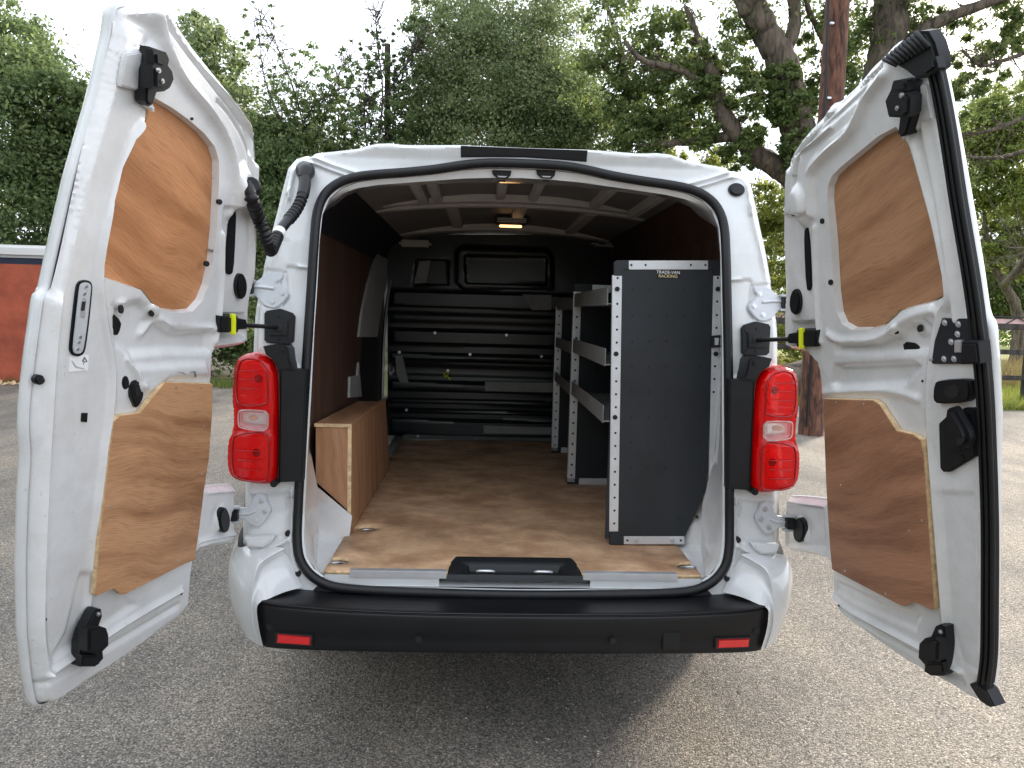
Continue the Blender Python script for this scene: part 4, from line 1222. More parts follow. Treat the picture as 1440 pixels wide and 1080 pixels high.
# holes and plugs
for c in ((154, 424, 3.6, 6), (171, 435, 3, 6), (214, 440, 3, 5.5), (291, 371, 3.4, 4), (309, 284, 3.4, 4), (63, 871, 3, 2.8), (270, 167, 2.2, 2.2), (255, 835, 1.5, 2)):
    K.hole(*c, h={154: -.004, 171: .004, 214: .002}.get(c[0], .001))
K.plug(176, 538, 4.8, 9.5, h=.0); K.plug(55, 534, 7.5, 7, h=-.008)
K.plug(336, 402, 7, 18, h=-.012, t=.012, bevel=.005); K.plug(313, 731, 7.5, 18, h=-.002, t=.010, bevel=.005)
K.pl('door_plug', [(151, 446), (157, 438), (172, 452), (170, 464), (165, 474), (155, 464)], -.012, -.0025, 'rubber', .002, rnd=1)
K.pl('door_slot', [(327, 292), (333, 294), (332, 330), (329, 383), (324, 387), (318, 384), (319, 350), (323, 305)], -.014, -.0095, 'rubber', .002, rnd=1)
K.pl('square_clip', [(116, 581), (124, 581), (123, 594), (115, 593)], -.001, .003, 'rubber', .001)
k = K.pl('pull_cup', [(194, 533), (200, 540), (203, 550), (202, 561), (196, 572), (192, 574), (189, 566), (185, 556), (187, 542)], -.004, .010, 'rubber', .003, rnd=1)
K.pl('cup_hollow', [(196, 540), (199, 547), (198, 556), (194, 560), (190, 554), (191, 544)], .009, .0112, 'hole', .0006, k, rnd=1)
# top latch with its white cover
K.pl('latch_cover', [(178, 76), (203, 72), (208, 78), (206, 130), (218, 150), (219, 158), (206, 150), (196, 128), (172, 122), (171, 116)], .002, .012, 'inner', .003)
top = K.pl('top_latch', [(213, 66), (224, 70), (236, 74), (240, 84), (238, 92), (244, 100), (246, 112), (241, 124), (233, 129), (222, 130), (216, 148), (212, 150), (206, 143), (208, 100), (211, 90)], .006, .032, 'black', .004)
K.pl('latch_block', [(219, 92), (238, 96), (244, 104), (243, 116), (236, 127), (219, 126)], .030, .062, 'black', .006, top)
K.pl('latch_tongue', [(219, 72), (234, 76), (239, 88), (234, 96), (220, 92)], .030, .052, 'rubber', .005, top)
for c in ((228, 114), (223, 99)): bolt('latch_rivet', DL, DL.loc(*c, .062), .005, .060, .066, 'steel', top)
# bottom latch
bot = K.pl('bottom_latch', [(133, 862), (138, 857), (144, 857), (145, 866), (140, 880), (151, 884), (154, 892), (154, 908), (146, 916), (147, 926), (136, 938), (114, 938), (115, 905), (120, 888)], .0, .026, 'black', .004)
K.pl('latch_block', [(126, 886), (142, 882), (152, 889), (153, 906), (142, 920), (126, 918)], .024, .052, 'black', .006, bot)
K.pl('latch_tongue', [(118, 922), (140, 922), (142, 934), (134, 937), (116, 937)], .024, .042, 'rubber', .004, bot)
for c in ((119, 907), (136, 926), (140, 864)): bolt('latch_rivet', DL, DL.loc(*c, .03), .0055, .022, .032, 'steel', bot)
# pencil marks above the lower panel
for pts in ([(250, 523), (258, 524), (262, 527), (258, 525)], [(268, 523), (275, 522), (277, 529), (275, 531), (274, 524)]):
    K.pl('pencil_mark', pts, .009, .0115, 'print_', 0)

# ---------------- right door
r_out = [(1300, 54), (1310, 60), (1319, 80), (1330, 120), (1346, 200), (1362, 290), (1377, 380), (1386, 443), (1395, 455), (1400, 510), (1403, 580), (1402, 650), (1401, 750), (1400, 850), (1399, 940), (1396, 986), (1388, 984), (1372, 975), (1362, 968), (1290, 930), (1186, 869), (1173, 854), (1168, 830), (1166, 790), (1140, 782), (1100, 775), (1100, 700), (1130, 702), (1160, 706), (1157, 650), (1154, 600), (1152, 555), (1148, 515), (1130, 497), (1101, 491), (1099, 430), (1098, 330), (1099, 260), (1101, 232), (1109, 215), (1126, 190), (1150, 165), (1158, 150), (1170, 147), (1200, 122), (1225, 95), (1244, 80), (1262, 62), (1280, 54)]
RW = [(1256, 178), (1272, 200), (1290, 237), (1303, 288), (1318, 342), (1328, 386), (1330, 414), (1308, 426), (1264, 437), (1242, 458), (1226, 464), (1202, 464), (1188, 456), (1181, 440), (1177, 410), (1173, 340), (1167, 280), (1168, 262), (1174, 247), (1187, 234), (1215, 211), (1238, 192)]
rf = [('bead', dr([(1290, 100), (1302, 180), (1318, 260), (1332, 340), (1341, 400), (1346, 450)]), .010, .010),
      ('bead', dr([(1262, 130), (1285, 200), (1302, 260), (1318, 320), (1330, 380), (1334, 420), (1322, 445), (1310, 520), (1309, 600), (1316, 700), (1324, 800), (1330, 870), (1340, 930)]), .011, .009),
      ('area', dr([(1316, 690), (1372, 690), (1384, 955), (1350, 935), (1332, 870)]), -.004, .012),
      ('area', dr([(u + (-4 if u < 1240 else 4), v) for u, v in RW]), -.034, .008),
      ('bead', dr([(1244, 105), (1222, 135), (1212, 155), (1196, 185), (1165, 212), (1143, 238), (1140, 262), (1142, 300)]), .016, .012),
      ('bead', dr([(1215, 125), (1180, 158), (1150, 185), (1125, 212), (1118, 240), (1116, 262)]), -.010, .007),
      ('bead', dr([(1170, 178), (1145, 200), (1122, 218), (1116, 245)]), .009, .005),
      ('area', dr([(1100, 235), (1148, 168), (1238, 85), (1246, 95), (1160, 175), (1118, 222), (1108, 245)]), -.014, .014),
      ('bead', dr([(1146, 320), (1147, 400), (1150, 450), (1154, 480)]), .008, .008),
      ('area', dr([(1102, 300), (1140, 296), (1145, 400), (1150, 480), (1106, 488), (1101, 420)]), -.012, .012),
      ('boss', DR.loc(1124, 290), .032, .055, .018),
      ('area', dr([(1108, 452), (1150, 450), (1154, 486), (1110, 488)]), -.016, .012),
      ('area', dr([(1172, 478), (1230, 476), (1268, 455), (1300, 445), (1318, 460), (1310, 500), (1240, 502), (1172, 500)]), -.012, .022),
      ('bead', dr([(1165, 470), (1185, 480), (1225, 478), (1250, 470), (1275, 448), (1312, 436)]), .010, .010),
      ('area', dr([(1172, 510), (1285, 505), (1300, 515), (1275, 545), (1180, 552), (1165, 540)]), -.014, .020),
      ('bead', dr([(1160, 552), (1200, 548), (1255, 550), (1290, 560)]), .008, .010),
      ('boss', DR.loc(1260, 465), .022, .02, .006), ('boss', DR.loc(1293, 462), .022, .02, .006),
      ('area', dr([(1102, 705), (1158, 712), (1162, 775), (1104, 770)]), -.010, .012),
      ('boss', DR.loc(1126, 745), .030, .040, .012),
      ('bead', dr([(1174, 838), (1200, 860), (1285, 905), (1352, 944)]), .012, .007),
      ('bead', dr([(1172, 846), (1200, 868), (1285, 918), (1352, 958)]), -.008, .008),
      ('area', dr([(1172, 812), (1260, 852), (1300, 862), (1290, 890), (1200, 850), (1175, 832)]), -.006, .015)]
door_r = make_door(DR, r_out, rf, 'right rear door swung open, with black handle, rubber seal and rivetted lock plate')
K = DoorKit(DR, door_r)
K.pl('plywood_panel', RW, -.030, -.0165, 'ply_door_r', .001, side_m='ply_edge', label='upper shade-toned plywood panel set into the right door')
RP = [(1157, 561), (1228, 563), (1237, 569), (1261, 606), (1284, 611), (1295, 619), (1299, 640), (1306, 740), (1314, 853), (1311, 858), (1283, 846), (1272, 853), (1261, 849), (1170, 801), (1167, 770), (1162, 690)]
rp = K.pl('plywood_panel', RP, .0015, .0145, 'ply_door_r2', .001, side_m='ply_edge', label='lower shade-toned plywood panel screwed to the right door')
for c in ((1175, 566), (1214, 568), (1296, 732), (1245, 835), (1188, 803), (1182, 682)):
    bolt('panel_screw', DR, DR.loc(*c, .015), .0032, .0140, .0162, 'steel', rp)
for c in ((1156, 311, 3, 4), (1168, 397, 3.4, 4), (1260, 465, 3.2, 5.2), (1293, 462, 3.2, 5.2), (1180, 851, 1.6, 2.2), (1297, 536, 1.3, 1.8)):
    K.hole(*c, h={1260: .003, 1293: .003}.get(c[0], .001))
K.plug(1117, 290, 5.5, 14, h=.008, t=.007, bevel=.004); K.plug(1121, 424, 7, 18, h=-.010, t=.011, bevel=.005)
K.plug(1126, 745, 8, 17.5, h=-.002, t=.010, bevel=.005)
K.pl('door_slot', [(1131, 319), (1137, 321), (1141, 400), (1139, 409), (1133, 408), (1130, 340)], -.014, -.008, 'rubber', .002, rnd=1)
K.pl('door_plug', [(1268, 480), (1292, 484), (1296, 502), (1272, 499)], -.014, -.008, 'rubber', .002, rnd=1)
# added lock plate with rivets
rl = K.pl('security_plate', [(1324, 448), (1369, 449), (1374, 512), (1302, 512)], .000, .007, 'racking', .002)
for c in ((1328, 454), (1347, 456), (1346, 470), (1337, 481), (1308, 505), (1327, 505), (1341, 505)):
    bolt('plate_rivet', DR, DR.loc(*c, .008), .0070, .006, .0105, 'alu', rl)
K.pl('lock_body', [(1350, 482), (1373, 482), (1376, 512), (1349, 513)], .006, .036, 'black', .004, rl)
K.pl('plate_tag', [(1341, 479), (1351, 479), (1351, 496), (1341, 496)], .006, .014, 'alu', .002, rl)
# inner pull cup
pc = K.pl('pull_cup', [(1311, 540), (1318, 536), (1356, 534), (1363, 538), (1364, 560), (1358, 567), (1316, 569), (1310, 563)], -.002, .016, 'black', .005, rnd=1)
K.pl('cup_hollow', ellipse((1338, 551), 10.5, 9.5, 22), .0155, .0175, 'hole', .0006, pc)
# inner handle
hp = K.pl('inner_handle', [(1319, 596), (1331, 585), (1346, 582), (1354, 574), (1366, 574), (1369, 580), (1371, 642), (1334, 664), (1325, 664), (1321, 658)], -.002, .010, 'black', .003)
K.pl('handle_base', ellipse((1343, 618), 15, 16, 24), .009, .022, 'black', .005, hp)
K.pl('handle_lever', [(1325, 580), (1331, 574), (1338, 575), (1343, 584), (1356, 606), (1360, 620), (1355, 631), (1344, 634), (1335, 626), (1328, 608)], .020, .042, 'rubber', .009, hp, rnd=1)
K.pl('lever_hole', ellipse((1349, 621), 5, 5), .0415, .0432, 'hole', .0004, hp)
for c in ((1361, 580), (1353, 643)): bolt('handle_screw', DR, DR.loc(*c, .01), .009, .009, .0125, 'rubber', hp)
# top latch and cover
K.pl('latch_cover', [(1283, 116), (1301, 120), (1311, 168), (1293, 172), (1290, 182), (1268, 196), (1266, 192), (1282, 165)], .002, .012, 'inner', .003)
top = K.pl('top_latch', [(1254, 114), (1270, 111), (1281, 116), (1283, 150), (1280, 166), (1273, 190), (1265, 193), (1261, 188), (1264, 166), (1248, 165), (1243, 142), (1251, 126)], .006, .032, 'black', .004)
K.pl('latch_block', [(1246, 134), (1270, 131), (1277, 136), (1276, 160), (1268, 167), (1250, 164)], .030, .060, 'black', .006, top)
K.pl('latch_tongue', [(1253, 116), (1272, 113), (1274, 128), (1256, 130)], .030, .048, 'rubber', .005, top)
for c in ((1268, 134), (1262, 152)): bolt('latch_rivet', DR, DR.loc(*c, .06), .005, .058, .064, 'steel', top)
# black corrugated end cap on top of the seal
cap = K.pl('seal_cap', [(1240, 82), (1262, 62), (1275, 48), (1290, 44), (1302, 44), (1311, 60), (1318, 84), (1317, 98), (1300, 110), (1286, 112), (1272, 100), (1258, 92)], -.010, .020, 'rubber', .006)
for i in range(9):
    t = i / 8
    a = np.array((1243, 83)) * (1 - t) + np.array((1288, 46)) * t; b = np.array((1262, 92)) * (1 - t) + np.array((1306, 66)) * t
    tube('cap_rib', [K.xyz(*a, .022), K.xyz(*((a + b) / 2), .030), K.xyz(*b, .022)], .0045, 'rubber', cap, n=6)
K.pl('cap_clip', [(1296, 84), (1312, 80), (1316, 96), (1300, 108), (1288, 106)], .018, .040, 'rubber', .006, cap)
# bottom latch and wedge
bot = K.pl('bottom_latch', [(1314, 881), (1319, 879), (1327, 882), (1329, 905), (1329, 945), (1326, 951), (1308, 951), (1298, 945), (1299, 935), (1290, 925), (1291, 906), (1299, 898), (1307, 897)], .0, .026, 'black', .004)
K.pl('latch_block', [(1293, 904), (1312, 898), (1318, 904), (1317, 932), (1300, 930), (1292, 923)], .024, .050, 'black', .006, bot)
K.pl('latch_tongue', [(1300, 934), (1324, 932), (1326, 948), (1308, 949)], .024, .040, 'rubber', .004, bot)
for c in ((1321, 889), (1322, 922), (1308, 912)): bolt('latch_rivet', DR, DR.loc(*c, .03), .0055, .022, .031, 'steel', bot)
K.pl('seal_wedge', [(1362, 962), (1371, 959), (1386, 971), (1398, 994), (1390, 995), (1377, 986)], -.018, .012, 'rubber', .003)
# seal down the meeting edge
sp = [(1303, 68), (1314, 98), (1330, 180), (1346, 285), (1362, 380), (1372, 450), (1382, 540), (1387, 640), (1390, 740), (1390, 840), (1389, 920), (1384, 962)]
spc = spline(sp, 3)
strip = [(u - 10.5, v) for u, v in spc] + [(u + 9.5, v) for u, v in spc[::-1]]
s1 = K.pl('meeting_seal', strip, -.004, .0055, 'rubber', .002, label='black rubber seal down the edge of the right door')
for du, r_, h_ in ((6.0, .0052, .008), (-1.5, .0040, .0085), (-8.5, .0036, .007)):
    tube('seal_ridge', spline([K.xyz(u + du, v, h_) for u, v in sp], 5), r_, 'rubber', s1, n=8)

# ---------------- check arms, from the doors to the body plates
for s, D, (u0, v0), (u1, v1), (cu, cv) in ((-1, DL, (391, 460), (347, 457), (330, 456)), (1, DR, (1062, 478), (1107, 478), (1125, 476))):
    a = REAR.xyz(*REAR.loc(u0, v0), .016); c = D.xyz(*D.loc(cu, cv, .0), .004)
    arm = tube('check_arm', [a, a * .5 + c * .5, c], .0065, 'rubber', VAN, n=8)
    kk = DoorKit(D, arm); d = 1 if s < 0 else -1
    w = 17
    kk.pl('check_housing', [(cu - 19, cv - 11), (cu + 6, cv - 11), (cu + 6, cv + 12), (cu - 19, cv + 12)] if s < 0 else [(cu - 6, cv - 11), (cu + 22, cv - 11), (cu + 22, cv + 12), (cu - 6, cv + 12)], -.016, .016, 'black', .004)
    kk.pl('check_sleeve', [(cu + 4, cv - 7), (cu + 18, cv - 6), (cu + 18, cv + 7), (cu + 4, cv + 8)] if s < 0 else [(cu - 18, cv - 6), (cu - 4, cv - 7), (cu - 4, cv + 8), (cu - 18, cv + 7)], -.010, .014, 'rubber', .004)
    kk.pl('yellow_clip', [(cu - 2.5, cv - 14), (cu + 2.5, cv - 14), (cu + 2.5, cv + 15), (cu - 2.5, cv + 15)], .012, .021, 'yellow', .002)

# ---------------- wiring conduit between left door and body
p0 = DL.xyz(*DL.loc(349, 258, .02), .018); p_end = REAR.xyz(*REAR.loc(430, 246), .03)
path = [p0, at_y(355, 282, p0[1] - .012), at_y(363, 305, -.235), at_y(372, 328, -.215), at_y(377, 345, -.19), at_y(381, 352, -.165), at_y(386, 342, -.13), at_y(393, 326, -.09), at_y(404, 311, -.04), at_y(416, 296, .0), at_y(425, 277, .03), at_y(429, 256, .07), p_end]
sp_ = spline(path, 22)
rad = []
n_ = len(sp_)
for i in range(n_):
    t = i / (n_ - 1)
    r = .0150
    if .06 < t < .30 or .40 < t < .56 or .68 < t < .82: r = .0135 + (.0048 if i % 6 < 3 else 0)
    if t > .84: r = .0185
    rad.append(r)
cd = tube('wiring_conduit', sp_, rad, 'rubber', VAN, n=12, smooth=70, label='black ribbed cable conduit looping from the body to the left door')
tube('conduit_socket', [p_end + [0, .05, .006], p_end + [0, .02, .012], p_end + [.012, -.008, .0], p_end + [.004, -.018, -.02]], [.030, .029, .024, .018], 'rubber', cd, n=14)
tube('conduit_socket', [DL.xyz(*DL.loc(346, 262), .012), DL.xyz(*DL.loc(348, 259, .02), .03)], [.028, .020], 'rubber', cd, n=14)
i_ = int(n_ * .56)
tube('conduit_tag', sp_[i_:i_ + 9], .0178, 'tag', cd, n=12)
box('tag_flag', np.array(sp_[i_ + 2]) + [.004, -.002, -.020], np.array(sp_[i_ + 2]) + [.034, .0, -.008], 'tag', cd, bevel=.0005)

# ================================================================== RACKING
YR = .262
RK = thing('racking_unit', 'grey and black metal van racking with three tray shelves in the load space', 'shelving', (.48, 1.1, ZF))
RP_ = Plane((0, YR, 0), (0, 0, 1), (0, -1, 0))
def rk(pts): return RP_.locs(pts)
XL, XR_, ZB, ZT = .309, .672, ZF + .002, 1.590
XPR = .640
zt_ = RP_.loc(872, 372)[1]
endp = plate('end_panel', RP_, [(XL + .022, ZB + .02), (XR_ - .06, ZB + .02), (XR_ - .045, ZB + .06), (XR_ + .010, ZB + .20), (XR_ + .012, ZT - .006), (XL + .022, ZT - .006)], -.012, 0, 'racking', RK, bevel=.001)
def perf(name, u0, u1, v0, v1, parent, holes, knobs=(), vertical=True):
    a = rk([(u0[0], v0), (u0[1], v0), (u1[1], v1), (u1[0], v1)])
    o = plate(name, RP_, a, -.004, .003, 'alu', parent, bevel=.001)
    return o
ul = plate('upright', RP_, rk([(861, 387), (874.5, 387), (869, 747), (856.5, 747)]), -.012, .004, 'alu', RK, bevel=.0015)
for k in range(24):
    v = 391 + k * 18.2 - (0.06 * k)
    if v > 745: break
    if abs(v - 406) < 6 or abs(v - 498) < 8 or abs(v - 586) < 8: continue
    u = 868.2 - (v - 391) * .0138
    plate('peg_hole', RP_, ellipse(rk([(u, v)])[0], .0042, .0042, 4 * 2), .003, .0047, 'hole', ul, bevel=0)
for u, v in ((867.6, 406.5), (866, 497.5), (864.5, 586.5)):
    bolt('upright_bolt', RP_, rk([(u, v)])[0], .0085, .003, .012, 'rubber', ul)
ur = plate('upright', RP_, rk([(1003, 387), (1014.5, 387), (1010, 560), (1003, 660), (996, 690), (1001, 470)]), -.012, .004, 'alu', RK, bevel=.0015)
for u, v in ((1009, 391), (1008, 424), (1007.5, 443), (1007, 461), (1005, 515), (1004, 533), (1003, 551)):
    plate('peg_hole', RP_, ellipse(rk([(u, v)])[0], .0042, .0042, 8), .003, .0047, 'hole', ur, bevel=0)
for u, v in ((1009, 406.5), (1006, 497.5)):
    bolt('upright_bolt', RP_, rk([(u, v)])[0], .0085, .003, .012, 'rubber', ur)
plate('corner_bracket', RP_, rk([(863, 369), (867, 366), (884, 366), (884, 379), (876, 379), (876, 388), (863, 388)]), -.014, .006, 'racking', RK, bevel=.002)
plate('corner_bracket', RP_, rk([(995, 366), (1012, 366), (1016, 372), (1016, 388), (1002, 388), (1002, 379), (995, 379)]), -.014, .006, 'racking', RK, bevel=.002)
plate('corner_bracket', RP_, rk([(857, 747), (870, 747), (871, 753), (877, 753), (877, 765), (857, 765)]), -.014, .006, 'racking', RK, bevel=.002)
tp = plate('top_rail', RP_, rk([(883, 366.5), (995.5, 366.5), (995.5, 379), (883, 379)]), -.010, .004, 'alu', RK, bevel=.001)
for u in (887.5, 907.5, 971, 991.5):
    plate('peg_hole', RP_, ellipse(rk([(u, 372.8)])[0], .0040, .0040, 8), .003, .0047, 'hole', tp, bevel=0)
bt = plate('bottom_rail', RP_, rk([(877, 754), (962, 754), (962, 765), (877, 765)]), -.010, .004, 'alu', RK, bevel=.001)
for u in (882, 957): plate('peg_hole', RP_, ellipse(rk([(u, 759.5)])[0], .0042, .0042, 8), .003, .0047, 'hole', bt, bevel=0)
for u in (894, 945): bolt('rail_bolt', RP_, rk([(u, 759.5)])[0], .0085, .003, .012, 'steel', bt)
for r_i, v in enumerate((406.5, 443.5, 480, 516, 551, 586.5, 622, 658)):
    for u in (890, 914, 938, 962, 986):
        uu = u - (v - 406) * .012
        plate('panel_hole', RP_, ellipse(rk([(uu, v)])[0], .0048, .0048, 8), -.002, .0012, 'hole', endp, bevel=0)
for u, v in ((956, 727), (980, 727)): bolt('panel_bolt', RP_, rk([(u, v)])[0], .006, -.001, .003, 'racking', endp)
# side strap and buckle on the right upright
plate('strap_buckle', RP_, rk([(1000, 472), (1011, 471), (1010, 488), (1000, 489)]), .004, .016, 'hole', ur, bevel=.002)
plate('strap_pad', RP_, rk([(1003, 475), (1009, 475), (1008, 485), (1003, 485)]), .0155, .0175, 'dull', ur, bevel=.0005)
# maker's label
lb = plate('label_plate', RP_, rk([(924, 379.5), (956, 379.5), (955.5, 391.5), (923, 391.5)]), -.001, .0018, 'hole', RK, bevel=.0005)
def text(s_, c, size, m, parent, name):
    cu = bpy.data.curves.new(name, 'FONT'); cu.body = s_; cu.size = size; cu.align_x = 'CENTER'; cu.align_y = 'CENTER'; cu.extrude = .0003
    tmp = bpy.data.objects.new('tmp_text', cu)
    COL.objects.link(tmp); bpy.context.view_layer.update()
    me = bpy.data.meshes.new_from_object(tmp.evaluated_get(bpy.context.evaluated_depsgraph_get()))
    bpy.data.objects.remove(tmp); me.name = name; me.materials.clear()
    me.transform(Matrix.Translation(Vector(c)) @ Matrix.Rotation(math.pi / 2, 4, 'X'))
    return link(name, me, parent, m)
lc = rk([(939.5, 383.2), (940, 388.6), (953.5, 388)])
text('TRADE-VAN', (lc[0][0], YR - .0022, lc[0][1]), .0148, 'tag', lb, 'label_text')
text('RACKING', (lc[1][0] - .002, YR - .0022, lc[1][1]), .0150, 'gold', lb, 'label_text')

# further frames of the rack and its trays
def frame_at(y, zt, first=False):
    box('upright', (XL - .006, y, ZB + .01), (XL + .030, y + .035, zt), 'alu', RK, bevel=.001)
    box('upright', (XR_ - .02, y, ZB + .01), (XR_ + .015, y + .035, zt), 'alu', RK, bevel=.001)
    box('frame_panel', (XL + .025, y + .006, ZB + .015), (XR_ - .015, y + .018, zt - .02), 'racking', RK, bevel=.001)
    t_ = box('frame_rail', (XL + .08, y - .003, zt - .002), (XL + .20, y + .030, zt + .032), 'alu', RK, bevel=.001)
    box('corner_bracket', (XL - .004, y, zt - .006), (XL + .082, y + .030, zt + .034), 'racking', RK, bevel=.003)
    b = box('frame_rail', (XL + .05, y - .004, ZB), (XR_ - .05, y + .03, ZB + .030), 'alu', RK, bevel=.001)
    box('corner_bracket', (XL - .008, y, ZB - .001), (XL + .05, y + .034, ZB + .032), 'racking', RK, bevel=.003)
    return t_
zt1 = 1.455
for y, zt in ((1.19, 1.505), (2.00, 1.44)):
    frame_at(y, zt)
    up = [o for o in bpy.data.objects if o.name.startswith('upright') and o.parent == RK][-2]
    pm = None
    for k in range(16):
        z = ZB + .04 + .05 * k
        if z > zt - .02: break
        if y > 2: continue
        h_ = box('peg_hole', (XL + .008, y - .0012, z), (XL + .017, y + .001, z + .009), 'hole', up, bevel=0)
def tray(z, y0, y1, d0, dep):
    """shelf tray: front lip, floor, back lip, end lips"""
    x0, x1 = XL - .003, XR_ + .01
    t = box('tray', (x0, y0, z), (x0 + .0025, y1, z + dep), 'tray', RK, bevel=.0008)
    box('tray_floor', (x0 + .0026, y0 + .002, z + .004), (x1 - .003, y1 - .002, z + .007), 'tray', t, bevel=.0004)
    box('tray_lip', (x1 - .0026, y0, z), (x1, y1, z + dep), 'tray', t, bevel=.0004)
    return t
for z in (1.432, 1.222, 1.024):
    tray(z, YR + .002, 1.20, 0, .062); tray(z - .012, 1.205, 2.03, 0, .056)

# ================================================================== BACKGROUND: trees
def leaf_mesh(name, C, size, m, parent, aspect=.62, droop=.25):
    """one small folded leaf blade (two triangles each side of the midrib) at every centre"""
    n = len(C)
    a = RNG.normal(size=(n, 3)); a[:, 2] -= droop; a /= np.linalg.norm(a, axis=1)[:, None]
    t = RNG.normal(size=(n, 3)); b = np.cross(a, t); b /= np.linalg.norm(b, axis=1)[:, None]
    nn = np.cross(a, b)
    s = size * RNG.uniform(.6, 1.35, n)[:, None]
    V = np.empty((n, 4, 3))
    V[:, 0] = C - a * s * .5; V[:, 1] = C + b * s * aspect * .5 + nn * s * .10
    V[:, 2] = C + a * s * .55; V[:, 3] = C - b * s * aspect * .5 + nn * s * .10
    me = bpy.data.meshes.new(name)
    me.vertices.add(n * 4); me.vertices.foreach_set('co', V.ravel())
    me.loops.add(n * 6); me.polygons.add(n * 2)
    base = (np.arange(n) * 4)[:, None]
    idx = (base + np.array([[0, 1, 2, 0, 2, 3]])).ravel()
    me.loops.foreach_set('vertex_index', idx)
    me.polygons.foreach_set('loop_start', np.arange(n * 2) * 3)
    me.polygons.foreach_set('loop_total', np.full(n * 2, 3))
    me.update(calc_edges=True)
    return link(name, me, parent, m)

def clump_points(c, r, n, sub=26, tight=.20, hollow=.35):
    """leaf centres gathered in twig-sized tufts through an ellipsoid"""
    c = np.array(c, float); r = np.array(r, float) * np.ones(3)
    d = RNG.normal(size=(sub, 3)); d /= np.linalg.norm(d, axis=1)[:, None]
    rad = RNG.uniform(hollow, 1.0, sub) ** .6
    S = c + d * rad[:, None] * r
    w = RNG.uniform(.3, 1.6, sub); w /= w.sum()
    k = RNG.choice(sub, n, p=w)
    sg = (tight * r.mean() * RNG.uniform(.5, 1.3, sub))[k][:, None]
    off = RNG.normal(size=(n, 3)) * sg * np.array([1.1, 1.1, .75])
    return S[k] + off

def pc(u, v, y): return at_y(u, v, y)
def pr(y): return (y + 2.31) / FPX            # metres per pixel at distance y

def branch(name, pts, r0, r1, m, parent, n=11):
    P = spline(pts, 9)
    P = [p + RNG.normal(size=3) * r0 * .05 for p in P]
    R = np.linspace(r0, r1, len(P)) * (1 + RNG.normal(size=len(P)) * .02)
    return tube(name, P, list(R), m, parent, n=n, smooth=70)

def twigs(name, base_pts, n, length, m, parent, r=.012, spread=1.0, up=.3):
    """many fine twigs joined into one mesh, each springing from one of base_pts"""
    V, F = [], []
    B_ = np.array(base_pts)
    for i in range(n):
        p = B_[RNG.integers(len(B_))] + RNG.normal(size=3) * .05
        d = RNG.normal(size=3) * spread; d[2] += up; d /= np.linalg.norm(d)
        L_ = length * RNG.uniform(.5, 1.3); k = 5; rr = r * RNG.uniform(.6, 1.2)
        prev = None
        for j in range(k):
            t = j / (k - 1)
            q = p + d * L_ * t + RNG.normal(size=3) * L_ * .035 * (j > 0)
            e1 = np.cross(d, [.3, .5, .8]); e1 /= np.linalg.norm(e1); e2 = np.cross(d, e1)
            s0 = len(V); w = rr * (1 - .8 * t)
            for a in (0, 2.09, 4.19): V.append(q + (e1 * math.cos(a) + e2 * math.sin(a)) * w)
            if prev is not None:
                for a in range(3): F.append((prev + a, prev + (a + 1) % 3, s0 + (a + 1) % 3, s0 + a))
            prev = s0
    o = link(name, mesh_from(name, V, F, 70), parent, m)
    o['kind'] = 'stuff'; return o

LM = dict(
    dark=leaf_mat('dark leaf', (.058, .098, .036), (.185, .250, .100), .50),
    olive=leaf_mat('olive leaf', (.085, .125, .052), (.23, .285, .135), .50),
    bright=leaf_mat('bright leaf', (.085, .130, .030), (.24, .285, .075), .52),
    oak=leaf_mat('oak leaf', (.050, .088, .026), (.18, .235, .080), .54),
    yellow=leaf_mat('yellow green leaf', (.10, .145, .026), (.27, .30, .075), .52),
)
def tree(name, label, base, clumps, trunk, leafm, size, group=None, bark='bark_dark', branches=(), ntw=60, twl=.7, cat='tree', crown='crown', dens=1.35, extra=()):
    """clumps: (u, v, y, radius_px, leaves, tuft tightness); trunk and branches: lists of points"""
    t = thing(name, label, cat, base, group)
    pts = []; cs = []
    for cl in clumps:
        u, v, y, rpx, n = cl[:5]
        r = rpx * pr(y)
        cs.append(pc(u, v, y))
        n = int(n * dens)
        pts.append(clump_points(pc(u, v, y), (r, min(r, 1.6), r), n, sub=max(10, int(n / (13 if len(cl) > 5 else 60))), tight=cl[5] if len(cl) > 5 else .13))
    for c_, r_, n_ in extra: pts.append(clump_points(c_, r_, n_, sub=40, tight=.16))
    P = np.concatenate(pts)
    P = P[P[:, 2] > .05]
    leaf_mesh(crown, P, size * .84, LM[leafm], t)
    if trunk:
        tr = branch('trunk', trunk[0], trunk[1], trunk[2], bark, t)
    for b in branches: branch('limb', b[0], b[1], b[2], bark, t)
    if ntw:
        along = [p for b in branches for p in spline(b[0], 7)[3:]]
        twigs('twigs', along if along else [c + RNG.normal(size=3) * .35 for c in cs for _ in range(6)], ntw, twl, bark, t)
    return t

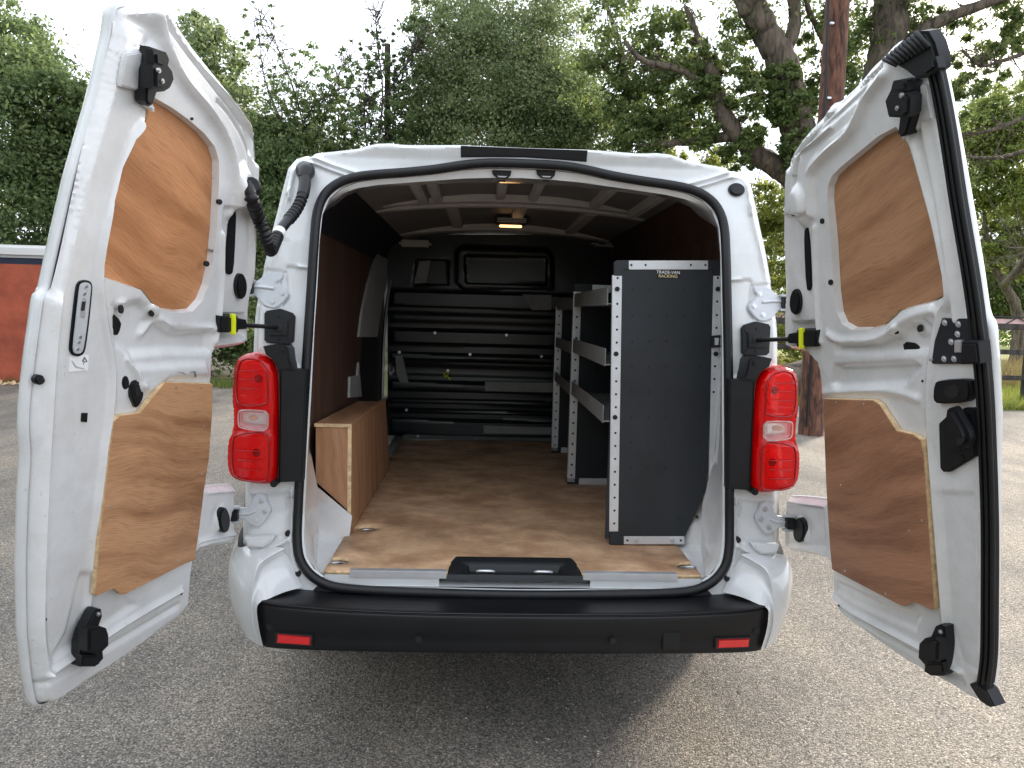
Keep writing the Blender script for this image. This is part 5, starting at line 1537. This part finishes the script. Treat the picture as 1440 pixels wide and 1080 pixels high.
# left-hand row
tree('broadleaf_tree', 'dense dark green tree behind the red hoarding at far left', (-8.6, 13.5, 0),
     [(20, 190, 13.5, 120, 16000), (75, 150, 13.2, 52, 5000), (-40, 120, 14, 130, 6000), (30, 300, 13, 90, 11000), (100, 250, 13.6, 65, 8000), (15, 70, 13.8, 60, 4000), (115, 150, 14, 30, 1400)],
     ([(-8.6, 13.5, 0), (-8.5, 13.5, 2), pc(30, 200, 13.5), pc(20, 60, 13.7)], .16, .03), 'dark', .105)
tree('broadleaf_tree', 'light green bushy tree rising just right of the left door', (-5.2, 14.5, 0),
     [(285, 85, 14.5, 55, 3800), (275, 45, 14.5, 30, 900), (310, 160, 14.3, 60, 5200), (330, 230, 14, 75, 8000), (240, 200, 14.2, 110, 9000), (180, 250, 14, 110, 8000), (345, 300, 13.6, 80, 8000), (300, 420, 13.4, 90, 7000), (345, 420, 13, 70, 6000)],
     ([(-5.2, 14.5, 0), (-5.2, 14.5, 2.5), pc(300, 180, 14.5), pc(285, 60, 14.5)], .12, .02), 'olive', .10)
sap = [[pc(440, 230, 13.6), pc(420, 150, 13.6), pc(400, 90, 13.6), pc(370, 20, 13.6)], [pc(420, 240, 13.4), pc(395, 170, 13.4), pc(372, 110, 13.4), pc(362, 30, 13.4)],
       [pc(430, 240, 13.8), pc(455, 170, 13.8), pc(470, 120, 13.8), pc(492, 75, 13.8)], [pc(400, 230, 13.4), pc(440, 150, 13.5), pc(480, 130, 13.5)], [pc(440, 240, 13.4), pc(500, 190, 13.4), pc(515, 140, 13.4)]]
tree('tall_shrub', 'straggly shrub with thin bare twigs against the white sky, left of the van roof', (-3.6, 13.6, 0),
     [(400, 215, 13.6, 46, 3200, .10), (440, 225, 13.6, 40, 2200, .10), (375, 190, 13.6, 34, 1500, .08), (480, 220, 13.6, 36, 1200, .08), (360, 95, 13.6, 46, 420, .04), (430, 120, 13.6, 60, 900, .04), (480, 150, 13.6, 46, 800, .04), (365, 40, 13.6, 34, 200, .04), (500, 130, 13.6, 44, 520, .04), (410, 165, 13.6, 55, 1700, .06), (455, 180, 13.6, 50, 1500, .06), (505, 185, 13.6, 36, 700, .05), (400, 260, 13.4, 60, 6500), (470, 262, 13.4, 55, 3200), (400, 330, 13.2, 70, 5000)],
     ([(-3.6, 13.6, 0), (-3.5, 13.6, 2), pc(430, 220, 13.6)], .07, .03), 'dark', .085, branches=[(b, .026, .006) for b in sap], ntw=420, twl=.6)
sap = [[pc(530, 230, 13), pc(538, 130, 13), pc(530, 60, 13), pc(528, 15, 13)], [pc(545, 230, 13.2), pc(560, 130, 13.2), pc(580, 70, 13.2), pc(600, 40, 13.2)], [pc(520, 240, 13), pc(512, 150, 13), pc(520, 90, 13)], [pc(545, 130, 13), pc(575, 85, 13), pc(590, 60, 13)]]
tree('sapling', 'thin sparse sapling beside the far wooden pole', (-1.9, 13.0, 0),
     [(525, 120, 13, 44, 700, .04), (512, 75, 13, 34, 300, .04), (540, 75, 13, 34, 300, .04), (575, 105, 13.2, 34, 700, .05), (572, 165, 13.2, 34, 1500, .08), (520, 190, 13, 44, 700, .05), (545, 205, 13, 36, 700, .05), (595, 40, 13.2, 30, 500), (540, 260, 13, 60, 2500)],
     ([(-1.9, 13, 0), (-1.9, 13, 2), pc(535, 200, 13)], .05, .02), 'dark', .085, branches=[(b, .022, .006) for b in sap], ntw=300, twl=.5)
tree('broadleaf_tree', 'broad olive green tree filling the sky above the middle of the van', (.2, 14.0, 0),
     [(690, 110, 14, 95, 24000), (640, 60, 14.2, 62, 6000), (620, 140, 14, 58, 6500), (760, 150, 13.6, 80, 17000), (720, 30, 14.2, 85, 12000), (800, 160, 13.3, 60, 11000), (830, 190, 13, 45, 5000), (600, 190, 14, 40, 3500), (600, 20, 14.4, 30, 1100), (680, 210, 13.6, 90, 16000), (790, 60, 14, 60, 4500), (700, 330, 13.6, 110, 7000)],
     ([(.2, 14, 0), (.2, 14, 2.2), pc(700, 150, 14), pc(690, 20, 14.2)], .2, .05), 'olive', .072, ntw=160, twl=.6)
# big oak on the right
ob = (4.6, 10.4, 0)
trunkO = [np.array(ob), pc(1240, 480, 10.4), pc(1215, 380, 10.4), pc(1218, 250, 10.4), pc(1238, 120, 10.4), pc(1252, 30, 10.4), pc(1262, -90, 10.4)]
limbs = [([pc(1212, 400, 10.4), pc(1165, 310, 10.3), pc(1120, 255, 10.2), pc(1072, 222, 10.1), pc(1030, 180, 10.0), pc(1008, 135, 10.0), pc(998, 92, 9.9)], .24, .10),
         ([pc(1190, 340, 10.3), pc(1135, 235, 10.0), pc(1116, 160, 9.9), pc(1102, 95, 9.8), pc(1072, 35, 9.7), pc(1045, -15, 9.6), pc(1000, -80, 9.6)], .30, .17),
         ([pc(1252, 95, 10.4), pc(1275, 68, 10.3), pc(1300, 42, 10.2), pc(1350, 18, 10.1), pc(1440, -14, 10)], .15, .07),
         ([pc(1100, 80, 9.8), pc(1118, 30, 9.8), pc(1110, -30, 9.8)], .12, .08),
         ([pc(1005, 130, 10), pc(960, 100, 10), pc(905, 85, 10), pc(880, 60, 10)], .07, .03),
         ([pc(1016, 155, 10), pc(1060, 135, 10), pc(1105, 140, 10)], .05, .03),
         ([pc(1000, 110, 10), pc(985, 60, 10), pc(965, 10, 10)], .06, .03),
         ([pc(905, 180, 11), pc(880, 120, 11), pc(870, 60, 11), pc(850, 0, 11)], .07, .03),
         ([pc(885, 130, 11), pc(850, 95, 11), pc(820, 85, 11)], .05, .02),
         ([pc(1160, 60, 10), pc(1140, 20, 10), pc(1128, -20, 10)], .05, .03),
         ([pc(1040, 190, 10), pc(960, 200, 10.3), pc(900, 205, 10.5)], .10, .03),
         ([pc(1440, 75, 10), pc(1410, 85, 10), pc(1380, 92, 10), pc(1352, 70, 10)], .035, .02),
         ([pc(1450, 160, 10.5), pc(1400, 182, 10.5), pc(1340, 192, 10.5)], .04, .025),
         ([pc(1450, 210, 10.5), pc(1400, 222, 10.5), pc(1350, 220, 10.5)], .035, .02)]
tree('oak_tree', 'large oak with thick ivy-clad limbs leaning over the right of the van', ob,
     [(880, 45, 11, 60, 2600), (850, 120, 11.3, 55, 2600), (900, 150, 11, 46, 3000), (945, 60, 10.6, 45, 1900), (960, 130, 10.4, 50, 2700), (905, 195, 10.8, 46, 4600), (985, 170, 10.2, 38, 2200), (1015, 70, 10, 42, 1400), (1050, 130, 9.9, 38, 1800), (1110, 150, 9.7, 30, 2600), (1125, 210, 9.8, 34, 2600), (1098, 110, 9.6, 22, 1200), (1040, 215, 10, 28, 1100), (1150, 60, 10, 42, 1500), (1165, 130, 10, 40, 2200), (1195, 200, 10.2, 40, 2400), (1060, 190, 9.8, 20, 900), (1000, 120, 9.9, 20, 900),
      (1230, 60, 10.8, 50, 2600), (1290, 30, 10.6, 40, 1400), (1340, 60, 10.3, 34, 500), (1390, 60, 10.3, 36, 650), (1425, 40, 10.2, 34, 900), (1345, 110, 10.3, 36, 700), (1400, 120, 10.4, 30, 420), (1440, 10, 10.2, 45, 900), (1360, 150, 10.4, 40, 900), (1100, -30, 10, 90, 2500), (1240, -40, 10, 90, 2500), (970, -20, 10.4, 60, 1000)],
     (trunkO, .36, .26), 'oak', .085, bark='bark', extra=[((8.3, 10.0, 8.75), (1.7, 1.3, 1.4), 26000), ((8.5, 10.2, 9.7), (1.6, 1.3, .9), 16000), ((5.6, 10.2, 8.2), (1.8, 1.5, 1.3), 5000)], branches=limbs + [([trunkO[-1], np.array((6.2, 10.2, 7.6)), np.array((8.2, 10, 8.7))], .16, .05)], ntw=420, twl=.55)  # unseen upper crown and limb, added to keep sun off the left door
tree('broadleaf_tree', 'sunlit yellow green tree seen between van pillar and right door', (3.6, 12.6, 0),
     [(1010, 220, 12.6, 36, 1300), (960, 205, 12.6, 26, 900), (1075, 290, 12.6, 40, 2600), (1090, 350, 12.6, 50, 3000), (1100, 430, 12.6, 55, 3000), (1130, 300, 12.8, 60, 2600), (1130, 480, 12.4, 40, 2200)],
     ([(3.6, 12.6, 0), (3.6, 12.6, 1.5), pc(1090, 300, 12.6)], .1, .04), 'yellow', .085)
small_tr = [[pc(1432, 470, 24), pc(1428, 430, 24), pc(1412, 400, 24), pc(1396, 372, 24), pc(1388, 335, 24), pc(1384, 300, 24)]]
tree('broadleaf_tree', 'pale barked leaning tree with bright leaves right of the right door', tuple(small_tr[0][0] * [1, 1, 0]),
     [(1400, 175, 24, 45, 4200), (1430, 215, 24, 50, 4500), (1385, 250, 24, 42, 3600), (1420, 300, 24, 52, 4200), (1370, 190, 24, 40, 2800), (1440, 140, 24, 40, 2200), (1390, 345, 24, 36, 2000), (1440, 360, 24, 36, 2200), (1300, 250, 24, 90, 4000), (1480, 260, 24, 70, 4000)],
     ([small_tr[0][0] * [1, 1, 0]] + small_tr[0], .24, .05), 'bright', .15, bark='bark', branches=[([pc(1412, 400, 24), pc(1440, 370, 12.2), pc(1460, 330, 12.2)], .12, .06), ([pc(1392, 350, 24), pc(1420, 320, 24), pc(1438, 330, 24)], .08, .04)], ntw=120, twl=1.2)
tree('broadleaf_tree', 'dark tree low behind the rails at the right edge', (20.8, 29, 0),
     [(1410, 420, 29, 45, 5000), (1440, 400, 29, 50, 5000), (1380, 390, 29, 50, 5000), (1330, 420, 29, 60, 5000), (1470, 430, 29, 50, 4000)],
     ([(20.8, 29, 0), (10.6, 29, 1.5), pc(1415, 400, 29)], .12, .06), 'oak', .17)
# trees along the left side of the yard, beyond the left edge of the picture
BT = []
for k, (x, y) in enumerate(((-10.5, 8.0), (-10.8, 4.0), (-10.2, 0.0), (-10.8, -4.5), (-9.5, -9.0), (-5.5, -12.5), (0.0, -14.0))):
    BT += [clump_points((x, y, z), (1.9, 2.3, 1.5), 1500, sub=20) for z in (1.6, 3.4, 5.2)]
P = np.concatenate(BT)
bo_ = leaf_mesh('boundary_thicket', P[P[:, 2] > .1], .26, LM['dark'], None); bo_['kind'] = 'stuff'
# low hedge along the back of the yard on the left
HG = thing('hedge', 'low dark green hedge along the back of the yard behind the van', 'hedge', (-3, 12.2, 0))
hp_ = [clump_points((x, 12.2 + .3 * math.sin(x * 2.1), .55 + .25 * math.sin(x * 1.3)), (.7, .5, .75), 1500, sub=18) for x in np.arange(-7.0, 3.0, .55)]
P = np.concatenate(hp_); P = P[P[:, 2] > .02]
leaf_mesh('foliage', P, .085, LM['dark'], HG)
twigs('twigs', [(x, 12.2, .5) for x in np.arange(-7, 3, .3)], 120, .6, 'bark_dark', HG)
# far woodland
wd = []
for x in np.arange(-60, 80, 3.4):
    h = 6 + 3.5 * math.sin(x * .37) + RNG.uniform(0, 3)
    if -30 < x < 6: h *= .42
    for z in np.arange(1, h, 1.8):
        wd.append(clump_points((x + RNG.uniform(-1, 1), 46 + RNG.uniform(-3, 3), z), (2.4, 2, 1.5), 420, sub=14))
P = np.concatenate(wd); P = P[P[:, 2] > .1]
wo = leaf_mesh('woodland', P, .34, LM['oak'], None); wo['kind'] = 'stuff'; wo['label'] = 'far belt of trees beyond the field'

# ================================================================== poles, fence, hoarding
pb, ptop = at_z(1140, 611, 0), None
ptop = at_y(1178, 0, pb[1]); dirp = (ptop - pb) / np.linalg.norm(ptop - pb)
PL = thing('telegraph_pole', 'thick brown creosoted telegraph pole standing right of the van', 'pole', tuple(pb))
PL_l = np.linalg.norm(ptop - pb) + 3.0
tube('shaft', [pb + dirp * (t * PL_l) for t in np.linspace(-.02, 1, 30)], list(np.linspace(.150, .128, 30)), 'pole', PL, n=20)
for u, v in ((1170, 33), (1166, 138)):
    c = at_y(u, v, pb[1] - .13)
    box('cable_clip', c - [.03, .02, .012], c + [.02, .02, .012], 'alu', PL, bevel=.004)
cw = [at_y(u, v, pb[1] - .135) for u, v in ((1166, -40), (1163, 60), (1160, 150), (1148, 400), (1134, 600))]
tube('cable_guard', spline(cw, 4), .018, 'rubber', PL, n=8)
c0 = at_y(545, 300, 13.4); c1 = at_y(545, 62, 13.4)
fp = tube('wooden_pole', [np.array((c0[0], 13.4, 0)), c0, c1], [.075, .07, .06], 'bark_dark', None, n=10)
tag(fp, 'slim dark wooden pole beyond the van roof among sparse saplings', 'pole')

# post and rail fence
FN = thing('rail_fence', 'weathered post and rail fence along the grass field at right', 'fence', (8, 11, 0))
for z, t in ((.455, .045), (.925, .045), (1.385, .055)):
    xs = np.arange(2.7, 22, 2.4)
    for x in xs:
        dz = RNG.normal(size=2) * .012
        me = box('rail', (x, 10.96, z - t), (x + 2.39, 11.0, z + t), 'rail', FN, bevel=.008)
for x in np.arange(2.7, 22, 2.4):
    box('post', (x - .05, 11.002, 0), (x + .05, 11.10, 1.50), 'rail', FN, bevel=.012)
# iron railings beyond with a pale pink strip behind
IR = thing('iron_railing', 'black iron railing with crossed bars beyond the rail fence', 'railing', (18, 19, 0))
for z in (1.36, 1.66): box('rail', (8, 19.0, z - .02), (30, 19.04, z + .02), 'iron', IR, bevel=.004)
for i in range(22):
    x = 8 + i * 1.0
    tube('bar', [(x, 19.02, 1.36), (x + .5, 19.02, 1.66)], .016, 'iron', IR, n=6)
    tube('bar', [(x + .5, 19.02, 1.66), (x + 1.0, 19.02, 1.36)], .016, 'iron', IR, n=6)
    tube('finial', [(x, 19.02, 1.66), (x, 19.02, 1.74)], .018, 'iron', IR, n=6)
    if i % 2 == 0: box('post', (x - .03, 19.042, 0), (x + .03, 19.055, 1.70), 'iron', IR, bevel=.004)
pw = box('backdrop', (8, 19.06, 1.40), (30, 19.075, 1.60), 'pink', None, bevel=.002)  # made-up strip in place of an unidentified pale pink background
tag(pw, 'pale pink banner strip glimpsed through the iron railing', 'backdrop')
# red hoarding and the white topped trailer behind it
RW_ = thing('red_hoarding', 'weathered red painted board fence at far left', 'fence', (-9, 10.5, 0))
for i in range(6):
    x1 = -6.95 - i * 1.22
    box('board', (x1 - 1.212, 10.50, .03), (x1, 10.54, 1.975), 'red_wall', RW_, bevel=.006)
for i in range(4):
    x1 = -6.95 - i * 2.44
    box('post', (x1 - .06, 10.545, 0), (x1 + .06, 10.66, 1.95), 'rail', RW_, bevel=.01)
TR = thing('parked_trailer', 'white roofed trailer parked behind the red hoarding', 'trailer', (-9.5, 12.3, 0))
box('roof', (-13, 11.2, 2.12), (-6.2, 13.3, 2.34), 'far_white', TR, bevel=.05)
box('side', (-12.95, 11.25, .6), (-6.25, 13.25, 2.115), 'dark_navy', TR, bevel=.02)
box('chassis', (-12.9, 11.5, .45), (-6.4, 13.0, .595), 'rubber', TR, bevel=.01)
for y in (11.35, 13.1):
    for x in (-9.2, -10.3):
        tube('wheel', [(x, y - .1, .36), (x, y + .1, .36)], .35, 'tyre', TR, n=20)
lt = link('leaf_litter', mesh_from('leaf_litter', *(lambda n: ([(x, y, z) for i in range(n) for cx, cy in [(RNG.uniform(-9, -6.6), RNG.uniform(10.05, 10.4))] for x, y, z in ((cx, cy, .01), (cx + RNG.uniform(.03, .07), cy + .02, .03), (cx + .03, cy + .06, RNG.uniform(.02, .08)))], [(3 * i, 3 * i + 1, 3 * i + 2) for i in range(n)]))(220)), None, 'ply_edge')
lt['kind'] = 'stuff'

# grass: blades along the field edge and into the field, weeds along the left verge
def blades(name, X, Y, h, m, z0=0.0):
    n = len(X)
    hh = h * RNG.uniform(.4, 1.3, n); a = RNG.uniform(0, 2 * math.pi, n); w = .006 + .006 * RNG.uniform(0, 1, n)
    lx, ly = RNG.normal(size=n) * hh * .35, RNG.normal(size=n) * hh * .35
    V = np.empty((n, 3, 3))
    V[:, 0] = np.stack([X - w * np.cos(a), Y - w * np.sin(a), np.full(n, z0)], 1)
    V[:, 1] = np.stack([X + w * np.cos(a), Y + w * np.sin(a), np.full(n, z0)], 1)
    V[:, 2] = np.stack([X + lx, Y + ly, z0 + hh], 1)
    me = bpy.data.meshes.new(name)
    me.vertices.add(n * 3); me.vertices.foreach_set('co', V.ravel()); me.loops.add(n * 3); me.polygons.add(n)
    me.loops.foreach_set('vertex_index', np.arange(n * 3)); me.polygons.foreach_set('loop_start', np.arange(n) * 3); me.polygons.foreach_set('loop_total', np.full(n, 3))
    me.update(calc_edges=True)
    o = link(name, me, None, m); o['kind'] = 'stuff'; return o
n = 90000
blades('meadow_grass', RNG.uniform(3.3, 17, n), 9.75 + 9.3 * RNG.uniform(0, 1, n) ** 1.5, .16, LM['yellow'])
n = 30000
blades('dry_grass', RNG.uniform(4, 30, n), RNG.uniform(13, 20.5, n), .50, mat('dry grass', (.34, .25, .10), .8, var=(3, .3)))
n = 9000
blades('verge_grass', RNG.uniform(-9.5, 3.3, n), RNG.uniform(10.35, 11.6, n), .12, LM['bright'])
# loose chippings on the tarmac
n = 9000
X = RNG.uniform(-2.6, 3.2, n); Y = -.9 + 6.5 * RNG.uniform(0, 1, n) ** 1.6
ic = np.array([(1, 0, 0), (-1, 0, 0), (0, 1, 0), (0, -1, 0), (0, 0, 1), (0, 0, -.4)])
fi = [(0, 2, 4), (2, 1, 4), (1, 3, 4), (3, 0, 4), (2, 0, 5), (1, 2, 5), (3, 1, 5), (0, 3, 5)]
rr = RNG.uniform(.0022, .0055, n)
V = ic[None] * (rr[:, None, None] * RNG.uniform(.6, 1.3, (n, 6, 1))) * np.array([1, 1, .7])
V += np.stack([X, Y, rr * .15], 1)[:, None]
stm = mat('chippings', (.25, .22, .19), .85)
nn_, ll_ = stm.node_tree.nodes, stm.node_tree.links
ge_ = nn_.new('ShaderNodeNewGeometry'); rp_ = nn_.new('ShaderNodeValToRGB')
rp_.color_ramp.elements[0].color = (.10, .09, .08, 1); rp_.color_ramp.elements[1].color = (.48, .43, .37, 1)
ll_.new(ge_.outputs['Random Per Island'], rp_.inputs['Fac']); ll_.new(rp_.outputs['Color'], nn_['Principled BSDF'].inputs['Base Color'])
F = [tuple(6 * i + k for k in f) for i in range(n) for f in fi]
so = link('loose_chippings', mesh_from('loose_chippings', V.reshape(-1, 3), F), None, stm); so['kind'] = 'stuff'

# a few fallen leaves and bits blown onto the tarmac
n = 70
Cl = np.stack([RNG.uniform(-3.2, 3.6, n), -.8 + 8 * RNG.uniform(0, 1, n) ** 1.4, np.full(n, .008)], 1)
fl = leaf_mesh('fallen_leaves', Cl, .024, mat('dry leaf', (.13, .085, .045), .8, var=(40, .5)), None, droop=0)
fl['kind'] = 'stuff'
